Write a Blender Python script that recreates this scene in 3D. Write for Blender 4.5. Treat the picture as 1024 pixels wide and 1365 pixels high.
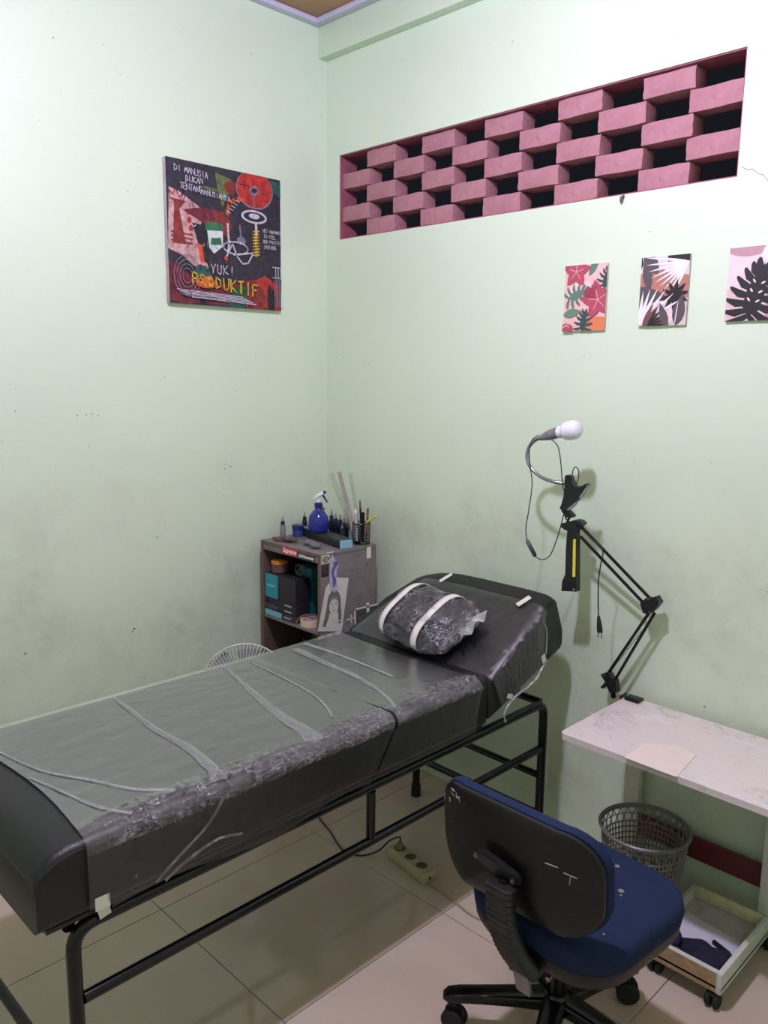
import bpy, bmesh, math, random
from mathutils import Vector, Matrix
from math import sin, cos, pi, radians, tan, hypot, atan2
random.seed(7)
for o in list(bpy.data.objects): bpy.data.objects.remove(o)
S = bpy.context.scene
COL = S.collection

# ---------------------------------------------------------------- camera
W, H, F = 1024, 1365, 1082.0
YAW, PITCH, ROLL = 0.78722, 0.17076, 0.01155
Fh = Vector((-sin(YAW), cos(YAW), 0)); R0 = Vector((cos(YAW), sin(YAW), 0)); ZZ = Vector((0, 0, 1))
CF = Fh*cos(PITCH) - ZZ*sin(PITCH); U0 = Fh*sin(PITCH) + ZZ*cos(PITCH)
CR = R0*cos(ROLL) + U0*sin(ROLL); CU = U0*cos(ROLL) - R0*sin(ROLL)
CAM = Vector((2.6630, -2.2994, 1.6))
cd = bpy.data.cameras.new('camera'); cam = bpy.data.objects.new('camera', cd); COL.objects.link(cam)
cd.sensor_fit = 'HORIZONTAL'; cd.sensor_width = 36.0; cd.lens = F/W*36.0; cd.clip_start = 0.02
m = Matrix((CR, CU, -CF)).transposed().to_4x4(); m.translation = CAM; cam.matrix_world = m
S.camera = cam

# ---------------------------------------------------------------- world, light, exposure
wd = bpy.data.worlds.new('night'); S.world = wd; wd.use_nodes = True
wd.node_tree.nodes['Background'].inputs[0].default_value = (0.008, 0.009, 0.013, 1)
wd.node_tree.nodes['Background'].inputs[1].default_value = 1.0
LAMP = Vector((1.56, -1.30, 2.78))
ld = bpy.data.lights.new('ceiling_bulb_light', 'POINT'); ld.energy = 75; ld.shadow_soft_size = 0.055
ld.color = (0.98, 0.93, 1.38)
lo = bpy.data.objects.new('ceiling_bulb_light', ld); lo.location = LAMP; COL.objects.link(lo)
ld2 = bpy.data.lights.new('ceiling_bulb_downlight', 'AREA'); ld2.shape = 'DISK'; ld2.size = .11; ld2.energy = 9.5; ld2.color = ld.color
lo2 = bpy.data.objects.new('ceiling_bulb_downlight', ld2); lo2.location = LAMP; COL.objects.link(lo2)
S.view_settings.view_transform = 'Standard'; S.view_settings.look = 'None'
S.view_settings.gamma = 1.0; S.view_settings.use_curve_mapping = False
S.view_settings.exposure = 0.0

# ---------------------------------------------------------------- helpers
def ray(px, py): return CF + CR*((px-W/2)/F) - CU*((py-H/2)/F)
def P(px, py, ax, val):
    "a point of the photograph placed on the real plane axis=val"
    v = ray(px, py); t = (val-CAM[ax])/v[ax]; return CAM + v*t

def srgb(r, g, b):
    f = lambda c: ((c/255)/12.92 if c/255 <= .04045 else (((c/255)+.055)/1.055)**2.4)
    return (f(r), f(g), f(b), 1)

class N:
    def __init__(s, name):
        s.m = bpy.data.materials.new(name); s.m.use_nodes = True; s.t = s.m.node_tree
        s.b = s.t.nodes['Principled BSDF']; s.out = s.t.nodes['Material Output']
    def n(s, typ, **k):
        x = s.t.nodes.new(typ)
        for a, v in k.items(): setattr(x, a, v)
        return x
    def l(s, a, b): s.t.links.new(a, b)
    def coords(s, scale=(1, 1, 1), kind='Object'):
        c = s.n('ShaderNodeTexCoord'); mp = s.n('ShaderNodeMapping'); mp.inputs['Scale'].default_value = scale
        s.l(c.outputs[kind], mp.inputs[0]); return mp.outputs[0]
    def noise(s, vec, scale, detail=4, rough=.55, dist=0):
        x = s.n('ShaderNodeTexNoise'); x.inputs['Scale'].default_value = scale; x.inputs['Detail'].default_value = detail
        x.inputs['Roughness'].default_value = rough; x.inputs['Distortion'].default_value = dist
        s.l(vec, x.inputs['Vector']); return x.outputs['Fac']
    def ramp(s, fac, stops):
        x = s.n('ShaderNodeValToRGB'); e = x.color_ramp.elements
        e[0].position, e[0].color = stops[0][0], stops[0][1]; e[1].position, e[1].color = stops[-1][0], stops[-1][1]
        for p, c in stops[1:-1]:
            q = e.new(p); q.color = c
        s.l(fac, x.inputs[0]); return x.outputs[0]
    def mix(s, fac, a, b, mode='MIX'):
        x = s.n('ShaderNodeMix', data_type='RGBA', blend_type=mode)
        for i, v in ((0, fac), (6, a), (7, b)):
            if hasattr(v, 'default_value') or hasattr(v, 'is_linked'): s.l(v, x.inputs[i])
            else: x.inputs[i].default_value = v
        return x.outputs[2]
    def bump(s, h, strength, dist=.01):
        x = s.n('ShaderNodeBump'); x.inputs['Strength'].default_value = strength; x.inputs['Distance'].default_value = dist
        s.l(h, x.inputs['Height']); s.l(x.outputs[0], s.b.inputs['Normal']); return x.outputs[0]
    def set(s, rough=None, metal=None, spec=None, base=None, **k):
        if rough is not None: s.b.inputs['Roughness'].default_value = rough
        if metal is not None: s.b.inputs['Metallic'].default_value = metal
        if spec is not None: s.b.inputs['Specular IOR Level'].default_value = spec
        if base is not None:
            if hasattr(base, 'is_linked'): s.l(base, s.b.inputs['Base Color'])
            else: s.b.inputs['Base Color'].default_value = base
        for a, v in k.items(): s.b.inputs[a.replace('_', ' ')].default_value = v
        return s.m

_mc = {}
def mat(name, rgb, rough=.5, metal=0, spec=.5, var=.12, scale=30, bump=0, **k):
    "a plain surface with slight tonal noise"
    key = (name,)
    if key in _mc: return _mc[key]
    a = N(name); c = srgb(*rgb); v = a.coords()
    f = a.noise(v, scale)
    lo_ = tuple(x*(1-var) for x in c[:3])+(1,); hi = tuple(min(1, x*(1+var)) for x in c[:3])+(1,)
    col = a.ramp(f, [(.35, lo_), (.65, hi)])
    a.set(rough, metal, spec, col, **k)
    if bump: a.bump(f, bump, .002)
    _mc[key] = a.m; return a.m

def link(name, me, mats, parent=None, at=None):
    o = bpy.data.objects.new(name, me); COL.objects.link(o)
    if not isinstance(mats, (list, tuple)): mats = [mats]
    for q in mats: me.materials.append(q)
    if parent is not None:
        root = parent
        loc = Vector(parent.get('_wp', (0, 0, 0)))
        me.transform(Matrix.Translation(-loc)); o.parent = parent; o['_wp'] = tuple(loc)
    elif at is not None:
        me.transform(Matrix.Translation(-Vector(at))); o.location = at; o['_wp'] = tuple(at)
    return o
def obj(name, bm, mats, parent=None, at=None, smooth=True):
    me = bpy.data.meshes.new(name); bmesh.ops.recalc_face_normals(bm, faces=bm.faces[:])
    bm.to_mesh(me); bm.free()
    if smooth:
        for p in me.polygons: p.use_smooth = True
        try: me.set_sharp_from_angle(angle=radians(38))
        except Exception: pass
    return link(name, me, mats, parent, at)
def empty(name, loc, label, cat, group=None):
    o = bpy.data.objects.new(name, None); COL.objects.link(o); o.location = loc; o.empty_display_size = .05
    o['_wp'] = tuple(loc); o['label'] = label; o['category'] = cat
    if group: o['group'] = group
    return o
def tag(o, label, cat, group=None, kind=None):
    o['label'] = label; o['category'] = cat
    if group: o['group'] = group
    if kind: o['kind'] = kind
    return o
def struct(o): o['kind'] = 'structure'; return o
def copy_tree(o, parent=None):
    c = o.copy(); COL.objects.link(c); c.parent = parent
    for ch in list(o.children): copy_tree(ch, c)
    return c

def bx(bm, x0, x1, y0, y1, z0, z1, bev=0, seg=2, mi=0, M=None):
    r = bmesh.ops.create_cube(bm, size=1); vs = r['verts']
    bmesh.ops.scale(bm, vec=(x1-x0, y1-y0, z1-z0), verts=vs)
    bmesh.ops.translate(bm, vec=((x0+x1)/2, (y0+y1)/2, (z0+z1)/2), verts=vs)
    fs = set(f for v in vs for f in v.link_faces)
    if bev:
        es = list(set(e for v in vs for e in v.link_edges))
        rr = bmesh.ops.bevel(bm, geom=es, offset=bev, segments=seg, affect='EDGES', profile=.5)
        fs = set(rr['faces']) | set(f for f in fs if f.is_valid)
        vs = list(set(v for f in fs for v in f.verts) | set(v for v in vs if v.is_valid))
    for f in fs:
        if f.is_valid: f.material_index = mi
    if M is not None: bmesh.ops.transform(bm, matrix=M, verts=[v for v in vs if v.is_valid])
    return vs
def box(*a, **k):
    bm = bmesh.new(); bx(bm, *a, **k); return bm
def frame_at(t):
    t = t.normalized(); u = Vector((0, 0, 1)) if abs(t.z) < .9 else Vector((1, 0, 0))
    a = t.cross(u).normalized(); return a, t.cross(a).normalized()
def tube(bm, pts, r, n=8, cap=True, mi=0):
    pts = [Vector(p) for p in pts]; rs = r if isinstance(r, (list, tuple)) else [r]*len(pts)
    rings = []; a = None
    for i, p in enumerate(pts):
        t = (pts[min(i+1, len(pts)-1)] - pts[max(i-1, 0)])
        if t.length < 1e-9: t = Vector((0, 0, 1))
        t.normalize()
        if a is None: a, b = frame_at(t)
        else:
            a = (a - t*a.dot(t)).normalized(); b = t.cross(a)
        rings.append([bm.verts.new(p + a*cos(2*pi*k/n)*rs[i] + b*sin(2*pi*k/n)*rs[i]) for k in range(n)])
    for i in range(len(rings)-1):
        for k in range(n):
            f = bm.faces.new((rings[i][k], rings[i][(k+1) % n], rings[i+1][(k+1) % n], rings[i+1][k])); f.material_index = mi
    if cap:
        bm.faces.new(rings[0][::-1]).material_index = mi; bm.faces.new(rings[-1]).material_index = mi
    return bm
def spline(pts, k=6):
    pts = [Vector(p) for p in pts]; out = []
    for i in range(len(pts)-1):
        p0 = pts[max(i-1, 0)]; p1 = pts[i]; p2 = pts[i+1]; p3 = pts[min(i+2, len(pts)-1)]
        for j in range(k):
            t = j/k
            out.append(.5*((2*p1)+(p2-p0)*t+(2*p0-5*p1+4*p2-p3)*t*t+(3*p1-p0-3*p2+p3)*t**3))
    out.append(pts[-1]); return out
def fillet(pts, r, k=5):
    "round the inner corners of a polyline"
    pts = [Vector(p) for p in pts]; out = [pts[0]]
    for i in range(1, len(pts)-1):
        a = (pts[i-1]-pts[i]); b = (pts[i+1]-pts[i]); rr = min(r, a.length*.49, b.length*.49)
        A = pts[i]+a.normalized()*rr; B = pts[i]+b.normalized()*rr
        for j in range(k+1):
            t = j/k; out.append(A*(1-t)**2 + pts[i]*2*t*(1-t) + B*t*t)
    out.append(pts[-1]); return out
def lathe(bm, prof, c=(0, 0, 0), n=20, mi=0, M=None, close=True):
    rings = []; c = Vector(c)
    for r, z in prof:
        rings.append([bm.verts.new(Vector((r*cos(2*pi*k/n), r*sin(2*pi*k/n), z)) if M is None else M @ Vector((r*cos(2*pi*k/n), r*sin(2*pi*k/n), z))) for k in range(n)])
    for ring in rings:
        for v in ring: v.co += c
    for i in range(len(rings)-1):
        for k in range(n):
            bm.faces.new((rings[i][k], rings[i][(k+1) % n], rings[i+1][(k+1) % n], rings[i+1][k])).material_index = mi
    if close:
        if prof[0][0] > 0: bm.faces.new(rings[0][::-1]).material_index = mi
        if prof[-1][0] > 0: bm.faces.new(rings[-1]).material_index = mi
    return bm
def loft(bm, secs, cap=True, mi=0):
    rings = [[bm.verts.new(p) for p in s] for s in secs]; n = len(rings[0])
    for i in range(len(rings)-1):
        for k in range(n):
            bm.faces.new((rings[i][k], rings[i][(k+1) % n], rings[i+1][(k+1) % n], rings[i+1][k])).material_index = mi
    if cap:
        bm.faces.new(rings[0][::-1]); bm.faces.new(rings[-1])
    return bm
def prism(bm, pts2, fn, t0, t1, mi=0):
    "extrude a 2D outline; fn(u, v, t) gives the point"
    a = [bm.verts.new(fn(u, v, t0)) for u, v in pts2]; b = [bm.verts.new(fn(u, v, t1)) for u, v in pts2]
    n = len(a)
    for k in range(n): bm.faces.new((a[k], a[(k+1) % n], b[(k+1) % n], b[k])).material_index = mi
    bm.faces.new(a[::-1]).material_index = mi; bm.faces.new(b).material_index = mi
def rrect(w, h, r, k=5):
    out = []
    for cx, cy, a0 in ((w/2-r, h/2-r, 0), (-w/2+r, h/2-r, 90), (-w/2+r, -h/2+r, 180), (w/2-r, -h/2+r, 270)):
        for j in range(k+1):
            a = radians(a0+90*j/k); out.append((cx+r*cos(a), cy+r*sin(a)))
    return out
def grid(bm, fn, nu, nv, mi=0):
    vs = [[bm.verts.new(fn(i/nu, j/nv)) for j in range(nv+1)] for i in range(nu+1)]
    for i in range(nu):
        for j in range(nv):
            bm.faces.new((vs[i][j], vs[i+1][j], vs[i+1][j+1], vs[i][j+1])).material_index = mi
    return vs
def hsh(*a):
    x = sin(sum(v*k for v, k in zip(a, (127.1, 311.7, 74.7, 19.3))))*43758.5453; return x-math.floor(x)
def vnoise(x, y):
    i, j = math.floor(x), math.floor(y); u, v = x-i, y-j; u = u*u*(3-2*u); v = v*v*(3-2*v)
    return (hsh(i, j)*(1-u)+hsh(i+1, j)*u)*(1-v)+(hsh(i, j+1)*(1-u)+hsh(i+1, j+1)*u)*v

# flat print: polygons clipped to the sheet, each layer a hair above the last
class Print:
    def __init__(s, fn, w, h): s.bm = bmesh.new(); s.fn = fn; s.w = w; s.h = h; s.k = 0; s.mats = []
    def mi(s, m):
        if m not in s.mats: s.mats.append(m)
        return s.mats.index(m)
    def poly(s, pts, m, step=True):
        def clip(p, f, g):
            o = []
            for i in range(len(p)):
                a, b = p[i-1], p[i]
                if f(b):
                    if not f(a): o.append(g(a, b))
                    o.append(b)
                elif f(a): o.append(g(a, b))
            return o
        w, h = s.w, s.h
        X = lambda c: (lambda a, b: (c, a[1]+(b[1]-a[1])*(c-a[0])/(b[0]-a[0])))
        Y = lambda c: (lambda a, b: (a[0]+(b[0]-a[0])*(c-a[1])/(b[1]-a[1]), c))
        for f, g in ((lambda p: p[0] >= 0, X(0)), (lambda p: p[0] <= w, X(w)), (lambda p: p[1] >= 0, Y(0)), (lambda p: p[1] <= h, Y(h))):
            if pts: pts = clip(pts, f, g)
        if len(pts) < 3: return
        if step: s.k += 1
        vs = [s.bm.verts.new(s.fn(u, v, 0.00006*s.k)) for u, v in pts]
        try:
            f_ = s.bm.faces.new(vs); f_.material_index = s.mi(m)
        except Exception: pass
    def rect(s, u0, v0, u1, v1, m): s.poly([(u0, v0), (u1, v0), (u1, v1), (u0, v1)], m)
    def ell(s, cu, cv, a, b, m, rot=0, n=22, a0=0, a1=360):
        pts = []
        for k in range(n if a1-a0 == 360 else n+1):
            t = radians(a0+(a1-a0)*k/n); x, y = a*cos(t), b*sin(t); c_, s_ = cos(radians(rot)), sin(radians(rot))
            pts.append((cu+x*c_-y*s_, cv+x*s_+y*c_))
        s.poly(pts, m)
    def line(s, pts, wd_, m, taper=False, jit=0):
        s.k += 1
        for i in range(len(pts)-1):
            (x0, y0), (x1, y1) = pts[i], pts[i+1]
            L = hypot(x1-x0, y1-y0) or 1e-6; w0 = wd_/2; w1 = wd_/2
            if taper: w0 = wd_/2*(1-i/(len(pts)-1)); w1 = wd_/2*(1-(i+1)/(len(pts)-1))
            nx, ny = -(y1-y0)/L, (x1-x0)/L; ex, ey = (x1-x0)/L*wd_*.25, (y1-y0)/L*wd_*.25
            s.poly([(x0+nx*w0-ex, y0+ny*w0-ey), (x0-nx*w0-ex, y0-ny*w0-ey), (x1-nx*w1+ex, y1-ny*w1+ey), (x1+nx*w1+ex, y1+ny*w1+ey)], m, step=False)
    def leaf(s, cu, cv, L, wd_, rot, m, n=10):
        "pointed leaf from its base, growing towards rot"
        pts = []
        for k in range(n+1):
            t = k/n; pts.append((t*L, wd_/2*sin(pi*t**.8)))
        for k in range(n-1, 0, -1):
            t = k/n; pts.append((t*L, -wd_/2*sin(pi*t**.8)))
        c_, s_ = cos(radians(rot)), sin(radians(rot))
        s.poly([(cu+x*c_-y*s_, cv+x*s_+y*c_) for x, y in pts], m)
    def monstera(s, cu, cv, L, rot, m, holes=None, n=7, wf=.55):
        c_, s_ = cos(radians(rot)), sin(radians(rot))
        T = lambda x, y: (cu+x*c_-y*s_, cv+x*s_+y*c_)
        s.poly([T(*p) for p in ((0, 0), (L*.15, L*.16), (L*.5, L*.17), (L*.98, 0), (L*.5, -L*.17), (L*.15, -L*.16))], m)
        for sd in (1, -1):
            for k in range(n):
                t = k/(n-1); x = L*(.02+.78*t); ang = radians(rot+sd*(128-95*t)); ln = L*wf*(.72+.42*sin(pi*(.15+.75*t)))*(1-.35*t)
                bx_, by_ = T(x, 0); w = L*.115
                d_ = (cos(ang), sin(ang)); q = (-d_[1], d_[0])
                bend = sd*.12*ln
                s.poly([(bx_+q[0]*w*.35, by_+q[1]*w*.35), (bx_-q[0]*w*.35, by_-q[1]*w*.35),
                        (bx_+d_[0]*ln*.6-q[0]*w*.62, by_+d_[1]*ln*.6-q[1]*w*.62),
                        (bx_+d_[0]*ln*.95-q[0]*(w*.3+bend), by_+d_[1]*ln*.95-q[1]*(w*.3+bend)),
                        (bx_+d_[0]*ln-q[0]*bend, by_+d_[1]*ln-q[1]*bend),
                        (bx_+d_[0]*ln*.9+q[0]*(w*.4-bend), by_+d_[1]*ln*.9+q[1]*(w*.4-bend)),
                        (bx_+d_[0]*ln*.6+q[0]*w*.6, by_+d_[1]*ln*.6+q[1]*w*.6)], m)
        if holes:
            for k in range(3):
                for sd in (1, -1):
                    x, y = T(L*(.3+.17*k), sd*L*.085); s.ell(x, y, L*.045, L*.018, holes, rot+sd*50, n=8)
    def done(s, name, parent):
        return obj(name, s.bm, s.mats, parent, smooth=False)

# handwriting strokes on a unit cell
G = {'A': [[(0, 0), (.5, 1), (1, 0)], [(.2, .4), (.8, .4)]], 'B': [[(0, 0), (0, 1), (.7, .85), (.6, .55), (0, .5), (.8, .3), (.6, 0), (0, 0)]],
 'C': [[(1, .9), (.3, 1), (0, .5), (.3, 0), (1, .1)]], 'D': [[(0, 0), (0, 1), (.8, .75), (.9, .3), (0, 0)]], 'E': [[(1, 1), (0, 1), (0, 0), (1, 0)], [(0, .5), (.8, .5)]],
 'F': [[(1, 1), (0, 1), (0, 0)], [(0, .5), (.8, .5)]], 'G': [[(1, .9), (.2, 1), (0, .3), (.5, 0), (1, .2), (1, .5), (.6, .5)]], 'H': [[(0, 0), (0, 1)], [(1, 0), (1, 1)], [(0, .5), (1, .5)]],
 'I': [[(.5, 0), (.5, 1)]], 'K': [[(0, 0), (0, 1)], [(1, 1), (0, .45), (1, 0)]], 'L': [[(0, 1), (0, 0), (1, 0)]], 'M': [[(0, 0), (.1, 1), (.5, .3), (.9, 1), (1, 0)]],
 'N': [[(0, 0), (0, 1), (1, 0), (1, 1)]], 'O': [[(.5, 1), (0, .5), (.5, 0), (1, .5), (.5, 1)]], 'P': [[(0, 0), (0, 1), (.9, .8), (.8, .5), (0, .45)]],
 'R': [[(0, 0), (0, 1), (.9, .8), (.8, .5), (0, .45), (1, 0)]], 'S': [[(1, .9), (.3, 1), (.1, .65), (.9, .4), (.7, 0), (0, .1)]], 'T': [[(0, 1), (1, 1)], [(.5, 1), (.5, 0)]],
 'U': [[(0, 1), (.1, .1), (.6, 0), (1, .3), (1, 1)]], 'V': [[(0, 1), (.5, 0), (1, 1)]], 'W': [[(0, 1), (.25, 0), (.5, .7), (.75, 0), (1, 1)]], 'X': [[(0, 0), (1, 1)], [(0, 1), (1, 0)]],
 'Y': [[(0, 1), (.5, .5), (1, 1)], [(.5, .5), (.4, 0)]], 'Z': [[(0, 1), (1, 1), (0, 0), (1, 0)]], '!': [[(.5, 1), (.5, .3)], [(.5, .12), (.5, 0)]], ' ': []}
def hand(pr_, txt, u, v, h, m, wd_=.004, adv=.72, slope=0, jit=.08):
    for i, ch in enumerate(txt):
        x0 = u+i*h*adv; y0 = v+slope*i*h
        for st in G.get(ch, []):
            pr_.line([(x0+(a+random.uniform(-jit, jit))*h*.55, y0+(b+random.uniform(-jit, jit))*h) for a, b in st], wd_, m)

# ---------------------------------------------------------------- materials
def wall_mat():
    a = N('mint_wall_paint'); tc = a.n('ShaderNodeTexCoord'); g = tc.outputs['Object']
    base = srgb(204, 221, 201); f = a.noise(g, 1.6, 5); c1 = a.ramp(f, [(.3, srgb(206, 224, 195)), (.7, srgb(212, 229, 200))])
    # grime rubbed on the lower wall
    sx = a.n('ShaderNodeSeparateXYZ'); a.l(g, sx.inputs[0])
    mr = a.n('ShaderNodeMapRange'); mr.inputs[1].default_value = 1.45; mr.inputs[2].default_value = .95; a.l(sx.outputs['Z'], mr.inputs[0])
    n1 = a.noise(g, 2.6, 8, .6, .2); n2 = a.noise(g, 18, 6, .75)
    r1 = a.ramp(n1, [(.46, (0, 0, 0, 1)), (.72, (1, 1, 1, 1))]); r2 = a.ramp(n2, [(.3, (.15, .15, .15, 1)), (.75, (1, 1, 1, 1))])
    mu = a.n('ShaderNodeMath', operation='MULTIPLY'); a.l(r1, mu.inputs[0]); a.l(r2, mu.inputs[1])
    mu2 = a.n('ShaderNodeMath', operation='MULTIPLY'); a.l(mu.outputs[0], mu2.inputs[0]); a.l(mr.outputs[0], mu2.inputs[1])
    mu3 = a.n('ShaderNodeMath', operation='MULTIPLY'); a.l(mu2.outputs[0], mu3.inputs[0]); mu3.inputs[1].default_value = .55
    c2 = a.mix(mu3.outputs[0], c1, srgb(140, 140, 112))
    # small specks
    n3 = a.noise(g, 55, 2, .5); r3 = a.ramp(n3, [(.755, (0, 0, 0, 1)), (.78, (1, 1, 1, 1))])
    c3 = a.mix(r3, c2, srgb(128, 132, 118))
    a.set(.46, 0, 1.0, c3)
    hb = a.noise(g, 7, 3); a.bump(hb, .12, .01)
    return a.m
M_wall = wall_mat()
def tile_mat():
    a = N('cream_porcelain'); v = a.coords(); f = a.noise(v, 3, 6, .6); f2 = a.noise(v, 60, 3)
    c = a.ramp(f, [(.3, srgb(189, 175, 154)), (.7, srgb(198, 185, 165))])
    n3 = a.noise(v, 9, 7, .75); r = a.ramp(n3, [(.66, (0, 0, 0, 1)), (.8, (1, 1, 1, 1))])
    mm = a.n('ShaderNodeMath', operation='MULTIPLY'); a.l(r, mm.inputs[0]); mm.inputs[1].default_value = .25
    c = a.mix(mm.outputs[0], c, srgb(150, 140, 120))
    a.set(.1, 0, .5, c); r = a.ramp(n3, [(.2, (.04,)*3+(1,)), (.9, (.13,)*3+(1,))]); a.l(r, a.b.inputs['Roughness'])
    return a.m
M_tile = tile_mat()
M_grout = mat('grout', (120, 108, 88), .9)
M_plank = mat('brown_ceiling_plank', (170, 128, 88), .5, scale=8)
M_cornice = mat('lavender_cornice', (205, 203, 222), .5, var=.04)
def brick_mat():
    a = N('pink_painted_brick'); v = a.coords(); f = a.noise(v, 14, 6, .65, .3)
    c = a.ramp(f, [(.3, srgb(160, 112, 116)), (.5, srgb(170, 121, 126)), (.75, srgb(182, 134, 138))])
    n = a.noise(v, 60, 4); r = a.ramp(n, [(.3, (1, 1, 1, 1)), (.36, (0, 0, 0, 1))]); c = a.mix(r, c, srgb(150, 92, 100))
    a.set(.75, 0, .3, c); a.bump(a.noise(v, 50, 6, .7), .35, .006); return a.m
M_brick = brick_mat()
M_black_metal = mat('black_gloss_paint', (10, 10, 11), .22, 0, .4, scale=20, bump=.1)
M_black_plastic = mat('black_plastic', (20, 20, 22), .42, 0, .5)
M_rubber = mat('black_rubber', (16, 16, 16), .7)
def leather(name, c0, c1, rough=.38):
    a = N(name); v = a.coords(); f = a.noise(v, 5, 5); a.set(rough, 0, .45, a.ramp(f, [(.3, srgb(*c0)), (.7, srgb(*c1))]))
    vo = a.n('ShaderNodeTexVoronoi'); vo.inputs['Scale'].default_value = 420; a.l(v, vo.inputs[0])
    mx = a.n('ShaderNodeMath', operation='ADD'); a.l(vo.outputs[0], mx.inputs[0]); a.l(a.noise(v, 9, 3), mx.inputs[1])
    a.bump(mx.outputs[0], .12, .004); return a.m
M_leather = leather('black_vinyl', (15, 16, 18), (21, 22, 24), .42)

def film_mat(name, haze=.16, streak=(1, 14, 1), tint=(205, 208, 210), bumpk=.5, gl=.12, top=.75, rough=.16, scale=5, fk=1.2, ridged=False, crease=.5):
    "clinging plastic film: mostly clear, milky in streaks, glossy and creased"
    a = N(name); v = a.coords(streak); v2 = a.coords()
    n1 = a.noise(v, scale, 8, .7, .6); n2 = a.noise(v2, 30, 6, .7, 1.2)
    r1 = a.ramp(n1, [(.35, (haze*.75,)*3+(1,)), (.62, (haze*1.25,)*3+(1,)), (.78, (min(1, haze*2.2*top),)*3+(1,))])
    if ridged:
        rn = a.n('ShaderNodeTexNoise', noise_type='RIDGED_MULTIFRACTAL'); rn.inputs['Scale'].default_value = 34; rn.inputs['Detail'].default_value = 5; rn.inputs['Distortion'].default_value = 1.0; a.l(v2, rn.inputs['Vector']); n2 = rn.outputs['Fac']
    d = a.n('ShaderNodeBsdfDiffuse'); d.inputs[0].default_value = srgb(*tint)
    tr = a.n('ShaderNodeBsdfTransparent'); tr.inputs[0].default_value = (.96, .96, .97, 1)
    g = a.n('ShaderNodeBsdfGlossy'); g.inputs['Roughness'].default_value = rough; g.inputs[0].default_value = (1, 1, 1, 1)
    b = a.n('ShaderNodeBump'); b.inputs['Strength'].default_value = bumpk; b.inputs['Distance'].default_value = .008
    ad = a.n('ShaderNodeMath', operation='ADD'); a.l(n1, ad.inputs[0]); a.l(n2, ad.inputs[1]); a.l(ad.outputs[0], b.inputs['Height'])
    a.l(b.outputs[0], g.inputs['Normal'])
    if ridged:
        v3 = a.noise(v2, 40, 3, .5, 1.5); d3 = a.n('ShaderNodeMath', operation='SUBTRACT'); a.l(v3, d3.inputs[0]); d3.inputs[1].default_value = .5
        ab = a.n('ShaderNodeMath', operation='ABSOLUTE'); a.l(d3.outputs[0], ab.inputs[0]); rr_ = a.ramp(ab.outputs[0], [(0, (crease,)*3+(1,)), (.012, (crease*.6,)*3+(1,)), (.035, (0, 0, 0, 1))])  # whitened crease lines, also standing in for lamp glints on the crinkles
        v4 = a.noise(v2, 12, 2); r4 = a.ramp(v4, [(.42, (0, 0, 0, 1)), (.62, (1, 1, 1, 1))]); m4 = a.n('ShaderNodeMath', operation='MULTIPLY'); a.l(rr_, m4.inputs[0]); a.l(r4, m4.inputs[1])
        s4 = a.n('ShaderNodeMath', operation='ADD'); s4.use_clamp = True; a.l(m4.outputs[0], s4.inputs[0]); a.l(r1, s4.inputs[1]); r1 = s4.outputs[0]
    mx = a.n('ShaderNodeMixShader'); a.l(r1, mx.inputs[0]); a.l(tr.outputs[0], mx.inputs[1]); a.l(d.outputs[0], mx.inputs[2])
    fr = a.n('ShaderNodeFresnel'); fr.inputs['IOR'].default_value = 1.5
    fm = a.n('ShaderNodeMath', operation='MULTIPLY_ADD'); a.l(fr.outputs[0], fm.inputs[0]); fm.inputs[1].default_value = fk; fm.inputs[2].default_value = gl*.3
    mx2 = a.n('ShaderNodeMixShader'); a.l(fm.outputs[0], mx2.inputs[0]); a.l(mx.outputs[0], mx2.inputs[1]); a.l(g.outputs[0], mx2.inputs[2])
    a.l(mx2.outputs[0], a.out.inputs[0]); a.t.nodes.remove(a.b); return a.m
M_film = film_mat('plastic_film', .045, (1.5, 14, 1.5), bumpk=.08, rough=.24, fk=2.1, gl=.2)
M_crumple = film_mat('plastic_film_crumpled', .025, (5, 7, 5), bumpk=1.0, rough=.12, fk=1.2, gl=.2, scale=9, ridged=True, tint=(205, 200, 215))
M_film2 = film_mat('plastic_film_creased', .022, (14, 14, 1.2), bumpk=.35, scale=4, gl=.05, fk=1.0)
M_film_fold = film_mat('plastic_fold', .42, (3, 3, 3), bumpk=.6, gl=.3, fk=2.0)
M_film_web = film_mat('plastic_web', .15, (3, 3, 3), bumpk=.4, gl=.2, fk=2.4, rough=.24)
M_glint = mat('film_crease_glint', (226, 224, 228), .2, var=.03)  # near-white creases: the film's glints are put into the colour
M_tape = mat('masking_tape', (212, 214, 198), .6, var=.05)
M_cream = mat('cream_band', (220, 218, 206), .7, var=.06, bump=.3)
M_board = mat('art_board_edge', (196, 188, 176), .6)
M_yellow = mat('yellow_phosphor', (214, 208, 60), .5)
M_white_pl = mat('white_plastic', (226, 226, 232), .35, var=.03)
M_chrome = mat('chrome', (200, 200, 205), .15, 1)
M_steel = mat('worn_steel', (128, 126, 126), .35, .9)
M_cable = mat('black_cable', (15, 15, 16), .5)

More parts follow.
